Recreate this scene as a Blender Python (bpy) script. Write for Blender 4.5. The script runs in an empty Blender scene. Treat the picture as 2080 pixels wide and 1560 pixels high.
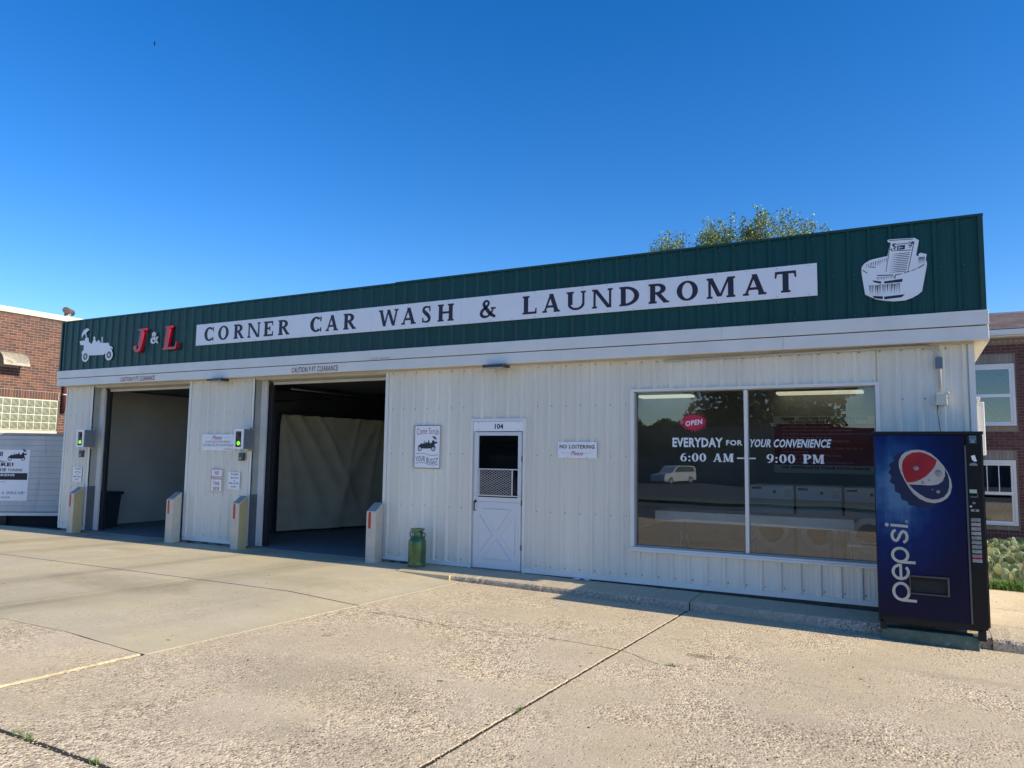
import bpy, bmesh, math, random
from mathutils import Vector, Matrix
R = math.radians
random.seed(7)
SC = bpy.context.scene
COL = SC.collection

# ------------------------------------------------------------ camera, sky, sun, exposure
CAM = Vector((0, -9.967, 1.70))
yaw, pit, rol = R(28.079), R(5.3926), R(0.8122)
fw = Vector((-math.sin(yaw)*math.cos(pit), math.cos(yaw)*math.cos(pit), math.sin(pit)))
rt = Vector((math.cos(yaw), math.sin(yaw), 0)); up = rt.cross(fw)
rt2 = math.cos(rol)*rt + math.sin(rol)*up; up2 = rt2.cross(fw)
cd = bpy.data.cameras.new('camera'); cam = bpy.data.objects.new('camera', cd); COL.objects.link(cam)
cd.sensor_width = 36; cd.lens = 36*1522.67/2080; cd.clip_start = .05; cd.clip_end = 2000
cam.matrix_world = Matrix.Translation(CAM) @ Matrix((rt2, up2, -fw)).transposed().to_4x4()
SC.camera = cam

SUNV = Vector((1.76, .088, 1.0)).normalized()          # towards the sun
sd = bpy.data.lights.new('sun', 'SUN'); sun = bpy.data.objects.new('sun', sd); COL.objects.link(sun)
sd.energy = 4.85; sd.angle = R(.5); sd.color = (1, .88, .67)
sun.rotation_euler = SUNV.to_track_quat('Z', 'Y').to_euler()
w = bpy.data.worlds.new('World'); SC.world = w; w.use_nodes = True
nt = w.node_tree; nt.nodes.clear()
sky = nt.nodes.new('ShaderNodeTexSky'); sky.sky_type = 'NISHITA'; sky.sun_disc = False
sky.sun_elevation = math.asin(SUNV.z); sky.sun_rotation = math.atan2(SUNV.x, SUNV.y)
sky.altitude = 700; sky.air_density = 1.0; sky.dust_density = .35; sky.ozone_density = 3.0
bg = nt.nodes.new('ShaderNodeBackground'); bg.inputs[1].default_value = .15
hs = nt.nodes.new('ShaderNodeHueSaturation'); hs.inputs['Saturation'].default_value = 1.37; hs.inputs['Hue'].default_value = .509
ow = nt.nodes.new('ShaderNodeOutputWorld')
nt.links.new(sky.outputs[0], hs.inputs['Color']); nt.links.new(hs.outputs[0], bg.inputs[0]); nt.links.new(bg.outputs[0], ow.inputs[0])
SC.view_settings.view_transform = 'Standard'; SC.view_settings.look = 'None'
SC.view_settings.exposure = 0.43; SC.view_settings.gamma = 1
SC.render.resolution_x = 1024; SC.render.resolution_y = 768
SC.cycles.max_bounces = 8; SC.cycles.transparent_max_bounces = 12

# ------------------------------------------------------------ materials
MATS = {}
def node(nt, t, **kw):
    n = nt.nodes.new(t)
    for k, v in kw.items(): setattr(n, k, v)
    return n
def M(name, col, rough=.6, metal=0., var=.08, scale=4., bump=0., bscale=60., spec=.5, emit=0., rnd=0., streak=0., dirt=None, coat=0.):
    if name in MATS: return MATS[name]
    m = bpy.data.materials.new(name); m.use_nodes = True; t = m.node_tree; L = t.links.new
    p = t.nodes['Principled BSDF']
    p.inputs['Roughness'].default_value = rough; p.inputs['Metallic'].default_value = metal
    p.inputs['Specular IOR Level'].default_value = spec; p.inputs['Coat Weight'].default_value = coat
    tc = node(t, 'ShaderNodeTexCoord')
    n = node(t, 'ShaderNodeTexNoise'); n.inputs['Scale'].default_value = scale; n.inputs['Detail'].default_value = 6
    if streak:
        mp = node(t, 'ShaderNodeMapping'); mp.inputs['Scale'].default_value = (1, 1, 1/streak)
        L(tc.outputs['Object'], mp.inputs[0]); L(mp.outputs[0], n.inputs['Vector'])
    else: L(tc.outputs['Object'], n.inputs['Vector'])
    r = node(t, 'ShaderNodeMapRange'); r.inputs[1].default_value = .3; r.inputs[2].default_value = .7
    r.inputs[3].default_value = 1-var; r.inputs[4].default_value = 1+var
    L(n.outputs['Fac'], r.inputs[0])
    val = r.outputs[0]
    if rnd:
        oi = node(t, 'ShaderNodeObjectInfo'); ge = node(t, 'ShaderNodeNewGeometry')
        ad = node(t, 'ShaderNodeMath', operation='ADD'); L(oi.outputs['Random'], ad.inputs[0]); L(ge.outputs['Random Per Island'], ad.inputs[1])
        fr = node(t, 'ShaderNodeMath', operation='FRACT'); L(ad.outputs[0], fr.inputs[0])
        mr = node(t, 'ShaderNodeMapRange'); mr.inputs[3].default_value = 1-rnd; mr.inputs[4].default_value = 1+rnd
        L(fr.outputs[0], mr.inputs[0])
        mu = node(t, 'ShaderNodeMath', operation='MULTIPLY'); L(val, mu.inputs[0]); L(mr.outputs[0], mu.inputs[1]); val = mu.outputs[0]
    vm = node(t, 'ShaderNodeVectorMath', operation='SCALE'); vm.inputs[0].default_value = col[:3]; L(val, vm.inputs['Scale'])
    c = vm.outputs[0]
    if dirt:                                   # (colour, amount, scale, threshold)
        dn = node(t, 'ShaderNodeTexNoise'); dn.inputs['Scale'].default_value = dirt[2]; dn.inputs['Detail'].default_value = 8; dn.inputs['Roughness'].default_value = .7
        L(tc.outputs['Object'], dn.inputs['Vector'])
        if streak:
            md = node(t, 'ShaderNodeMapping'); md.inputs['Scale'].default_value = (3.2, 3.2, .28); L(tc.outputs['Object'], md.inputs[0]); L(md.outputs[0], dn.inputs['Vector'])
        dr = node(t, 'ShaderNodeMapRange'); dr.inputs[1].default_value = dirt[3]; dr.inputs[2].default_value = dirt[3]+.08; dr.inputs[4].default_value = dirt[1]
        L(dn.outputs['Fac'], dr.inputs[0])
        mx = node(t, 'ShaderNodeMixRGB'); L(dr.outputs[0], mx.inputs[0]); L(c, mx.inputs[1]); mx.inputs[2].default_value = (*dirt[0], 1); c = mx.outputs[0]
    L(c, p.inputs['Base Color'])
    if bump:
        bn = node(t, 'ShaderNodeTexNoise'); bn.inputs['Scale'].default_value = bscale; bn.inputs['Detail'].default_value = 5
        L(tc.outputs['Object'], bn.inputs['Vector'])
        b = node(t, 'ShaderNodeBump'); b.inputs['Strength'].default_value = 1; b.inputs['Distance'].default_value = bump
        L(bn.outputs['Fac'], b.inputs['Height']); L(b.outputs[0], p.inputs['Normal'])
    if emit:
        p.inputs['Emission Color'].default_value = (*col[:3], 1); p.inputs['Emission Strength'].default_value = emit
    MATS[name] = m; m['_c'] = 1
    return m

def glass_mat(name, tint, bias=.0, ior=1.5, wav=0.):
    m = bpy.data.materials.new(name); m.use_nodes = True; t = m.node_tree; t.nodes.clear(); L = t.links.new
    o = node(t, 'ShaderNodeOutputMaterial'); mx = node(t, 'ShaderNodeMixShader'); tr = node(t, 'ShaderNodeBsdfTransparent'); gl = node(t, 'ShaderNodeBsdfGlossy')
    fr = node(t, 'ShaderNodeFresnel'); fr.inputs[0].default_value = ior
    ad = node(t, 'ShaderNodeMath', operation='ADD'); ad.inputs[1].default_value = bias
    tr.inputs[0].default_value = (*tint, 1); gl.inputs['Roughness'].default_value = 0.0; gl.inputs['Color'].default_value = (.95, .97, 1, 1)
    L(fr.outputs[0], ad.inputs[0]); L(ad.outputs[0], mx.inputs[0]); L(tr.outputs[0], mx.inputs[1]); L(gl.outputs[0], mx.inputs[2]); L(mx.outputs[0], o.inputs[0])
    if wav:
        tc = node(t, 'ShaderNodeTexCoord'); n = node(t, 'ShaderNodeTexNoise'); n.inputs['Scale'].default_value = 1.1; n.inputs['Detail'].default_value = 1
        b = node(t, 'ShaderNodeBump'); b.inputs['Distance'].default_value = wav
        L(tc.outputs['Object'], n.inputs['Vector']); L(n.outputs['Fac'], b.inputs['Height']); L(b.outputs[0], gl.inputs['Normal'])
    MATS[name] = m
    return m

def concrete(name, base, rough_amt, tracks=False, pits=.5, big=.12):
    """concrete seen in world coordinates: stones, pits, stains, optional tyre tracks"""
    m = bpy.data.materials.new(name); m.use_nodes = True; t = m.node_tree; L = t.links.new
    p = t.nodes['Principled BSDF']; p.inputs['Roughness'].default_value = .9; p.inputs['Specular IOR Level'].default_value = .25
    geo = node(t, 'ShaderNodeNewGeometry'); P = geo.outputs['Position']
    def math_(op, a, b=None, c=None):
        n = node(t, 'ShaderNodeMath', operation=op)
        for i, v in enumerate((a, b, c)):
            if v is None: continue
            if isinstance(v, (int, float)): n.inputs[i].default_value = v
            else: L(v, n.inputs[i])
        return n.outputs[0]
    def noise(s, d=5, r=.55, vec=None):
        n = node(t, 'ShaderNodeTexNoise'); n.inputs['Scale'].default_value = s; n.inputs['Detail'].default_value = d; n.inputs['Roughness'].default_value = r
        L(vec or P, n.inputs['Vector']); return n.outputs['Fac']
    def mr(v, a, b, c, d):
        n = node(t, 'ShaderNodeMapRange'); L(v, n.inputs[0])
        for i, x in enumerate((a, b, c, d)): n.inputs[i+1].default_value = x
        return n.outputs[0]
    v1 = node(t, 'ShaderNodeTexVoronoi'); v1.inputs['Scale'].default_value = 46; v1.inputs['Randomness'].default_value = 1
    wn = node(t, 'ShaderNodeTexNoise'); wn.inputs['Scale'].default_value = 40; L(P, wn.inputs['Vector'])
    wm = node(t, 'ShaderNodeVectorMath', operation='MULTIPLY_ADD'); L(wn.outputs['Color'], wm.inputs[0]); wm.inputs[1].default_value = (.02, .02, .02); L(P, wm.inputs[2])
    L(wm.outputs[0], v1.inputs['Vector'])
    v2 = node(t, 'ShaderNodeTexVoronoi'); v2.inputs['Scale'].default_value = 27; L(wm.outputs[0], v2.inputs['Vector'])
    dens = mr(noise(.75, 5, .6), .42, .62, 0, 1)
    fine = noise(110, 3)
    stone = mr(v1.outputs['Distance'], .1, .55, 1, 0)
    csep = node(t, 'ShaderNodeSeparateColor'); L(v2.outputs['Color'], csep.inputs[0])
    pitsel = math_('GREATER_THAN', csep.outputs[0], 1-.42*pits)
    pit = math_('MULTIPLY', mr(v2.outputs['Distance'], .12, .3, 1, 0), pitsel)
    pit = math_('MULTIPLY', pit, math_('MULTIPLY_ADD', dens, .6, .4))
    st_amt = math_('MULTIPLY', math_('MULTIPLY_ADD', dens, .85, .15), rough_amt)
    big1 = mr(noise(.35, 6, .6), .3, .7, 1-big, 1+big); big2 = mr(noise(2.2, 6, .65), .3, .7, .93, 1.07)
    v1c = node(t, 'ShaderNodeSeparateColor'); L(v1.outputs['Color'], v1c.inputs[0])
    sc = math_('MULTIPLY', math_('SUBTRACT', v1c.outputs[1], .45), math_('MULTIPLY', st_amt, 1.0))
    val = math_('ADD', math_('MULTIPLY', big1, big2), sc)
    val = math_('ADD', val, math_('MULTIPLY', math_('SUBTRACT', fine, .5), .35))
    val = math_('MULTIPLY', val, math_('MULTIPLY_ADD', pit, -.62, 1))
    s0 = node(t, 'ShaderNodeSeparateXYZ'); L(P, s0.inputs[0]); bl = noise(3.0, 6, .65)
    for (x0, y0, rx, ry, a) in ((-1.79,-2.84,.14,.09,.5),(-1.55,-2.72,.10,.05,.3),(-4.0,-5.4,1.1,.5,.16),(-8.9,-3.7,1.3,.45,.2),(-3.0,-6.4,.8,.3,.15),(-.6,-4.6,.9,.5,.1),(-12.2,-1.3,.5,.2,.15),(-5.0,-4.3,.07,.05,.35),(-3.3,-4.9,.035,.03,.6),(.2,-2.2,.5,.12,.12),(-7.1,-2.2,.8,.35,.12)):
        dx_ = math_('DIVIDE', math_('SUBTRACT', s0.outputs[0], x0), rx); dy_ = math_('DIVIDE', math_('SUBTRACT', s0.outputs[1], y0), ry)
        r2 = math_('ADD', math_('MULTIPLY', dx_, dx_), math_('MULTIPLY', dy_, dy_)); r2 = math_('ADD', r2, math_('MULTIPLY_ADD', bl, 3.0, -1.5))
        val = math_('MULTIPLY', val, math_('MULTIPLY_ADD', mr(r2, .2, 1.4, 1, 0), -a, 1))
    sx = node(t, 'ShaderNodeSeparateXYZ'); L(P, sx.inputs[0])
    if tracks:
        st = None
        sm = node(t, 'ShaderNodeMapping'); sm.inputs['Scale'].default_value = (2.2, .35, 1); L(P, sm.inputs[0])
        sn = mr(noise(1.0, 5, .6, sm.outputs[0]), .3, .68, .1, 1)
        for x0, wd, a in ((-14.9, .28, .34), (-13.1, .26, .36), (-10.1, .3, .3), (-8.35, .32, .34), (-6.6, .2, .12)):
            d = math_('DIVIDE', math_('SUBTRACT', sx.outputs[0], x0), wd)
            g = math_('MULTIPLY', math_('EXPONENT', math_('MULTIPLY', math_('MULTIPLY', d, d), -1)), a)
            st = g if st is None else math_('ADD', st, g)
        val = math_('MULTIPLY', val, math_('SUBTRACT', 1, math_('MULTIPLY', st, sn)))
    cm = node(t, 'ShaderNodeVectorMath', operation='SCALE')
    hue = node(t, 'ShaderNodeMixRGB'); L(mr(noise(.8, 4), .35, .65, 0, 1), hue.inputs[0])
    hue.inputs[1].default_value = (*base, 1); hue.inputs[2].default_value = (base[0]*.97, base[1]*.985, base[2]*1.09, 1)
    hue2 = node(t, 'ShaderNodeMixRGB'); L(math_('MULTIPLY', v1c.outputs[0], st_amt), hue2.inputs[0]); L(hue.outputs[0], hue2.inputs[1])
    hue2.inputs[2].default_value = (base[0]*1.05, base[1]*.99, base[2]*.96, 1)
    L(hue2.outputs[0], cm.inputs[0]); L(val, cm.inputs['Scale']); L(cm.outputs[0], p.inputs['Base Color'])
    h = math_('ADD', math_('MULTIPLY', stone, st_amt), math_('MULTIPLY', fine, .35))
    h = math_('SUBTRACT', h, math_('MULTIPLY', pit, 1.6))
    b = node(t, 'ShaderNodeBump'); b.inputs['Strength'].default_value = 1; b.inputs['Distance'].default_value = .006
    L(h, b.inputs['Height']); L(b.outputs[0], p.inputs['Normal'])
    MATS[name] = m
    return m

mt = M
WHITE = mt('siding_white', (.76, .72, .635), .45, var=.07, scale=1.6, streak=6, rnd=.035, dirt=((.38, .32, .24), .45, 3.2, .63))
TRIM = mt('trim_white', (.76, .745, .71), .4, var=.05, scale=2.5, dirt=((.35, .3, .25), .35, 5, .66))
TRIMW = mt('trim_warm', (.58, .55, .48), .5, var=.08, scale=3, dirt=((.3, .26, .2), .5, 6, .62))
GREEN = mt('parapet_green', (.005, .056, .052), .38, var=.12, scale=2, streak=5, spec=.35)
GREEND = mt('cap_green', (.014, .055, .04), .4)
SIGNW = mt('sign_white', (.86, .86, .90), .35, var=.02)
NAVY = mt('letter_navy', (.016, .02, .04), .5, var=.05)
RED = mt('letter_red', (.26, .02, .03), .5, var=.05)
REDP = mt('channel_red', (.60, .008, .025), .22, var=.03, coat=.2)
REDD = mt('print_red', (.36, .03, .035), .5)
BLACK = mt('print_black', (.018, .02, .028), .55)
GREYP = mt('print_grey', (.27, .29, .32), .55)
SCREW = mt('screw_steel', (.24, .22, .20), .5, metal=.6)
BEIGE = mt('jamb_beige', (.36, .37, .33), .55, var=.06)
BUMP = mt('jamb_rubber_grey', (.095, .11, .125), .6, var=.1)
GALV = mt('galvanised_steel', (.38, .43, .46), .38, metal=.55, var=.08, scale=12)
DARK = mt('dark_void', (.012, .013, .016), .8)
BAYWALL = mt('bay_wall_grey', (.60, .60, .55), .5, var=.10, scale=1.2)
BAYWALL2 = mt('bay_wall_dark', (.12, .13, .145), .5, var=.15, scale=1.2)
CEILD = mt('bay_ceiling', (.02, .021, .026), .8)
BOLL = mt('bollard_cream', (.62, .545, .44), .7, var=.07, scale=6, bump=.001, dirt=((.3, .24, .16), .6, 9, .63))
BOLLY = mt('bollard_yellow', (.55, .46, .22), .7, var=.09, scale=5, dirt=((.28, .2, .1), .6, 8, .62))
BOLLT = mt('bollard_cap_grey', (.30, .31, .29), .85, var=.25, scale=30)
RTAPE = mt('tape_red', (.45, .02, .015), .35); WTAPE = mt('tape_silver', (.48, .5, .54), .3)
CANV = mt('canvas_tan', (.62, .55, .41), .85, var=.10, scale=3)
RUBR = mt('rubber_black', (.012, .012, .013), .45)
PLASTIC = mt('bin_dark_blue', (.02, .035, .05), .45)

# ------------------------------------------------------------ mesh building
FRONT = (Vector((0, 0, 0)), Vector((1, 0, 0)), Vector((0, -1, 0)))     # origin, u, outward normal (v is z)
class B:
    def __init__(s): s.v = []; s.f = []; s.mi = []; s.e = 0; s.cur = 0; s.sm = []
    def m(s, i): s.cur = i; return s
    def face(s, idx, smooth=False): s.f.append(idx); s.mi.append(s.cur); s.sm.append(smooth)
    def quad(s, *pts):
        n = len(s.v); s.v += [Vector(p) for p in pts]; s.face(list(range(n, n+len(pts)))); return s
    def box(s, x0, x1, y0, y1, z0, z1):
        n = len(s.v)
        s.v += [Vector(p) for p in ((x0,y0,z0),(x1,y0,z0),(x1,y1,z0),(x0,y1,z0),(x0,y0,z1),(x1,y0,z1),(x1,y1,z1),(x0,y1,z1))]
        for q in ((0,3,2,1),(4,5,6,7),(0,1,5,4),(1,2,6,5),(2,3,7,6),(3,0,4,7)): s.face([n+i for i in q])
        return s
    def prism(s, poly, d0, d1, frame=FRONT):
        """poly (u,v) counter-clockwise, extruded along the normal from d0 to d1 (d1 is the front)"""
        a = sum(poly[i][0]*poly[(i+1) % len(poly)][1]-poly[(i+1) % len(poly)][0]*poly[i][1] for i in range(len(poly)))
        if a < 0: poly = poly[::-1]
        o, u, nn = frame; n = len(s.v); k = len(poly)
        for d in (d0, d1):
            for (a_, b_) in poly: s.v.append(o+u*a_+Vector((0, 0, b_))+nn*d)
        s.face([n+k+i for i in range(k)]); s.face([n+k-1-i for i in range(k)])
        for i in range(k):
            j = (i+1) % k; s.face([n+i, n+j, n+k+j, n+k+i])
        return s
    def rect(s, u0, u1, v0, v1, d0, d1, frame=FRONT): return s.prism([(u0,v0),(u1,v0),(u1,v1),(u0,v1)], d0, d1, frame)
    def ring(s, cx, cy, rx, ry, ix, iy, d0, d1, a0=0, a1=360, n=24, frame=FRONT):
        pts = [math.radians(a0+(a1-a0)*i/n) for i in range(n+1)]
        for i in range(n):
            a, b = pts[i], pts[i+1]
            s.prism([(cx+ix*math.cos(a),cy+iy*math.sin(a)),(cx+rx*math.cos(a),cy+ry*math.sin(a)),(cx+rx*math.cos(b),cy+ry*math.sin(b)),(cx+ix*math.cos(b),cy+iy*math.sin(b))], d0, d1, frame)
        return s
    def disc(s, cx, cy, rx, ry, d0, d1, n=20, frame=FRONT):
        return s.prism([(cx+rx*math.cos(2*math.pi*i/n), cy+ry*math.sin(2*math.pi*i/n)) for i in range(n)], d0, d1, frame)
    def tube(s, path, r, n=8, caps=True):
        path = [Vector(p) for p in path]; rs = r if isinstance(r, (list, tuple)) else [r]*len(path)
        base = len(s.v); prev = None
        for i, p in enumerate(path):
            t = (path[min(i+1, len(path)-1)]-path[max(i-1, 0)]).normalized()
            if prev is None:
                x = t.orthogonal().normalized()
            else: x = (prev - t*prev.dot(t)).normalized()
            prev = x; y = t.cross(x)
            for k in range(n):
                a = 2*math.pi*k/n; s.v.append(p+(x*math.cos(a)+y*math.sin(a))*rs[i])
        for i in range(len(path)-1):
            for k in range(n):
                a = base+i*n+k; b = base+i*n+(k+1) % n
                s.face([a, b, b+n, a+n], True)
        if caps:
            s.face([base+n-1-k for k in range(n)]); e = base+(len(path)-1)*n; s.face([e+k for k in range(n)])
        return s
    def lathe(s, prof, c, n=32):
        base = len(s.v); c = Vector(c)
        for (r, z) in prof:
            for k in range(n):
                a = 2*math.pi*k/n; s.v.append(c+Vector((r*math.cos(a), r*math.sin(a), z)))
        for i in range(len(prof)-1):
            for k in range(n):
                a = base+i*n+k; b = base+i*n+(k+1) % n
                s.face([a, b, b+n, a+n], True)
        s.face([base+n-1-k for k in range(n)]); e = base+(len(prof)-1)*n; s.face([e+k for k in range(n)])
        return s
    def mesh(s, name, mats, org=Vector((0,0,0)), bevel=0):
        me = bpy.data.meshes.new(name)
        me.from_pydata([v-org for v in s.v], [], s.f)
        if not isinstance(mats, (list, tuple)): mats = [mats]
        for m in mats: me.materials.append(m)
        me.polygons.foreach_set('material_index', s.mi); me.polygons.foreach_set('use_smooth', s.sm)
        if bevel:
            bm = bmesh.new(); bm.from_mesh(me)
            bmesh.ops.remove_doubles(bm, verts=bm.verts, dist=1e-6)
            ed = [e for e in bm.edges if len(e.link_faces) == 2 and e.calc_face_angle(0) > .6]
            bmesh.ops.bevel(bm, geom=ed, offset=bevel, segments=2, profile=.5, affect='EDGES', clamp_overlap=True)
            bm.to_mesh(me); bm.free()
        me.update(); return me

WORG = {}
def link(o, parent, org):
    COL.objects.link(o); WORG[o.name] = org
    if parent is not None: o.parent = parent; o.location = (0, 0, 0)
    else: o.location = org
    return o
def part(name, b, mats, parent=None, bevel=0, label=None, kind=None):
    org = WORG[parent.name] if parent is not None else Vector((0, 0, 0))
    me = b.mesh(name, mats, org, bevel) if isinstance(b, B) else b
    o = bpy.data.objects.new(name, me); link(o, parent, org)
    if label: o['label'] = label
    if kind: o['kind'] = kind
    return o
def tag(o, label, cat, group=None, kind=None):
    o['label'] = label; o['category'] = cat
    if group: o['group'] = group
    if kind: o['kind'] = kind
    return o
def thing(name, loc, label, cat, group=None):
    o = bpy.data.objects.new(name, None); o.empty_display_size = .2
    link(o, None, Vector(loc)); return tag(o, label, cat, group)
def solo(name, b, mats, loc, label, cat, group=None, bevel=0):
    org = Vector(loc); o = bpy.data.objects.new(name, b.mesh(name, mats, org, bevel)); link(o, None, org)
    return tag(o, label, cat, group)
def struct(name, b, mats, parent=None):
    o = bpy.data.objects.new(name, b.mesh(name, mats)); link(o, parent, Vector((0,0,0)))
    if parent is None: o['kind'] = 'structure'
    return o
def copy_tree(o, delta):
    c = o.copy(); COL.objects.link(c); c.location = o.location+Vector(delta); WORG[c.name] = WORG[o.name]+Vector(delta)
    for ch in o.children:
        d = ch.copy(); COL.objects.link(d); d.parent = c; WORG[d.name] = WORG[c.name]
        for g in ch.children:
            e = g.copy(); COL.objects.link(e); e.parent = d
    return c
def proj(p):
    k = p-CAM; z = k.dot(fw)
    if z <= .1: return None
    return 1040+1522.67*k.dot(rt2)/z, 780-1522.67*k.dot(up2)/z, z

# ------------------------------------------------------------ sans lettering (built-in font) as flat raised mesh
TXC = {}
def text_polys(s, bold=0., shear=0., spacing=1.):
    key = (s, bold, shear, spacing)
    if key in TXC: return TXC[key]
    c = bpy.data.curves.new('t', 'FONT'); c.body = s; c.resolution_u = 2; c.offset = bold; c.shear = shear; c.space_character = spacing; c.fill_mode = 'FRONT'
    o = bpy.data.objects.new('t', c); COL.objects.link(o)
    dg = bpy.context.evaluated_depsgraph_get(); me = bpy.data.meshes.new_from_object(o.evaluated_get(dg))
    vs = [(v.co.x, v.co.y) for v in me.vertices]; fs = [list(p.vertices) for p in me.polygons]
    xs = [v[0] for v in vs]; ys = [v[1] for v in vs]
    bpy.data.objects.remove(o); bpy.data.curves.remove(c); bpy.data.meshes.remove(me)
    TXC[key] = (vs, fs, min(xs), max(xs), min(ys), max(ys)); return TXC[key]
def txt(b, s, u0, u1, v0, v1, d, frame=FRONT, bold=0., shear=0., spacing=1., warp=None):
    vs, fs, x0, x1, y0, y1 = text_polys(s, bold, shear, spacing)
    o, u, n = frame; base = len(b.v)
    for (x, y) in vs:
        a = u0+(x-x0)/(x1-x0)*(u1-u0); c = v0+(y-y0)/(y1-y0)*(v1-v0)
        if warp: c += warp((x-x0)/(x1-x0))
        b.v.append(o+u*a+Vector((0, 0, c))+n*d)
    for f in fs: b.face([base+i for i in f])
    return b

# ------------------------------------------------------------ bold serif capitals, drawn from strokes
def strip(pts, wd):
    """smooth centreline -> list of quads"""
    P = []; W_ = []
    n = len(pts)
    for i in range(n-1):
        p0, p1, p2, p3 = pts[max(i-1,0)], pts[i], pts[i+1], pts[min(i+2,n-1)]
        for k in range(4):
            t = k/4
            P.append(tuple(.5*((2*p1[j])+(-p0[j]+p2[j])*t+(2*p0[j]-5*p1[j]+4*p2[j]-p3[j])*t*t+(-p0[j]+3*p1[j]-3*p2[j]+p3[j])*t**3) for j in (0,1)))
            W_.append(wd[i]*(1-t)+wd[i+1]*t)
    P.append(pts[-1]); W_.append(wd[-1])
    out = []; L_ = []
    for i, p in enumerate(P):
        a = P[max(i-1,0)]; c = P[min(i+1,len(P)-1)]; dx, dy = c[0]-a[0], c[1]-a[1]; l = math.hypot(dx, dy) or 1
        L_.append(((p[0]-dy/l*W_[i]/2, p[1]+dx/l*W_[i]/2), (p[0]+dy/l*W_[i]/2, p[1]-dx/l*W_[i]/2)))
    for i in range(len(L_)-1): out.append([L_[i][0], L_[i][1], L_[i+1][1], L_[i+1][0]])
    return out
def arcq(cx, cy, rx, ry, ix, iy, a0, a1, n=20):
    out = []
    for i in range(n):
        a, b = R(a0+(a1-a0)*i/n), R(a0+(a1-a0)*(i+1)/n)
        out.append([(cx+ix*math.cos(a),cy+iy*math.sin(a)),(cx+rx*math.cos(a),cy+ry*math.sin(a)),(cx+rx*math.cos(b),cy+ry*math.sin(b)),(cx+ix*math.cos(b),cy+iy*math.sin(b))])
    return out
def glyph(c, w):
    """list of stroke groups; each group is a list of quads. height 1, width w"""
    S, T, F, O = .25, .105, .08, .078
    def rc(x0, x1, y0, y1): return [[(x0,y0),(x1,y0),(x1,y1),(x0,y1)]]
    def stem(x, wd=S, lo=True, hi=True):
        g = [rc(x, x+wd, 0, 1)]
        if lo: g.append(rc(x-O, x+wd+O, 0, F))
        if hi: g.append(rc(x-O, x+wd+O, 1-F, 1))
        return g
    def dia(x0, y0, x1, y1, wd): return [[(x0,y0),(x0+wd,y0),(x1+wd,y1),(x1,y1)]]
    if c == 'O' or c == '0': return [arcq(w/2, .5, w/2, .5, w/2-(S if c == 'O' else .22), .5-T*.8, 0, 360, 28)]
    if c == 'C': return [arcq(w*.53, .5, w*.53, .5, w*.53-S*1.1, .5-T, 48, 312, 24), rc(w-.1, w-.02, .68, .98), rc(w-.1, w-.02, .02, .26)]
    if c == 'D': return stem(O)+[arcq(O+S*.9, .5, w-O-S*.9, .5, w-O-S*1.9, .5-T, -90, 90, 18)]
    if c == 'P': return stem(O)+[arcq(w*.5, .73, w*.5, .27, w*.5-S, .27-T, -90, 90, 14), rc(O+S, w*.5, 1-T, 1), rc(O+S, w*.5, .46, .46+T)]
    if c == 'R': return stem(O)+[arcq(w*.42, .73, w*.42, .27, w*.42-S, .27-T, -90, 90, 14), rc(O+S, w*.42, 1-T, 1), rc(O+S, w*.42, .46, .46+T),
                                dia(w-.26, 0, w*.36, .48, .24), rc(w-.28, w, 0, F)]
    if c == 'B': return stem(O)+[arcq(w*.42, .75, w*.46, .25, w*.46-S, .25-T, -90, 90, 12), arcq(w*.42, .25, w*.52, .27, w*.52-S, .27-T, -90, 90, 12)]
    if c == 'N': return [rc(O, O+T, 0, 1), rc(0, 2*O+T, 0, F), rc(0, .22, 1-F, 1), rc(w-O-T, w-O, 0, 1), rc(w-2*O-T, w, 1-F, 1), dia(w-O-.22, 0, O-.02, 1, .22)]
    if c == 'M': return [rc(O, O+T, 0, 1), rc(0, 2*O+T, 0, F), rc(0, .24, 1-F, 1), rc(w-O-S, w-O, 0, 1), rc(w-2*O-S, w, 0, F), rc(w-O-S, w, 1-F, 1),
                        dia(w*.44-.1, .08, O, 1, .2), dia(w*.44, .08, w-O-S-.02, 1, .1)]
    if c == 'H': return stem(O)+stem(w-O-S)+[rc(O+S, w-O-S, .46, .46+T)]
    if c == 'I': return stem((w-S)/2)
    if c in 'ELF':
        g = stem(O)
        if c != 'F': g += [rc(O, w-.03, 0, T), [[(w-.1,0),(w,0),(w,.3),(w-.05,.3)]]]
        if c != 'L': g += [rc(O, w-.05, 1-T, 1), [[(w-.07,.72),(w-.02,.72),(w-.02,1),(w-.12,1)]], rc(O, w*.62, .47, .47+T), rc(w*.62, w*.62+.06, .36, .66)]
        return g
    if c == 'T': return stem((w-S)/2, hi=False)+[rc(.03, w-.03, 1-T, 1), [[(0,.7),(.05,.7),(.12,1),(.02,1)]], [[(w-.05,.7),(w,.7),(w-.02,1),(w-.12,1)]]]
    if c == 'A': return [dia(.07, 0, w*.5-.06, 1, .1), dia(w-.3, 0, w*.5-.12, 1, .23), rc(w*.24, w*.68, .26, .26+T), rc(0, .26, 0, F), rc(w-.36, w, 0, F)]
    if c == 'W':
        h = w*.5
        return [dia(h*.45, 0, .06, 1, .2), dia(h*.5+.02, 0, h*.92, 1, .1), dia(w-h*.62, 0, h*.86, 1, .2), dia(w-h*.52, 0, w-.17, 1, .1), rc(0, .3, 1-F, 1), rc(w-.28, w, 1-F, 1)]
    if c == 'U': return [rc(O, O+S, .3, 1), rc(0, 2*O+S, 1-F, 1), rc(w-O-T, w-O, .3, 1), rc(w-2*O-T, w, 1-F, 1), arcq(w*.5, .32, w*.5-O, .32, w*.5-O-.14, .32-.1, 180, 360, 18)]
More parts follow.
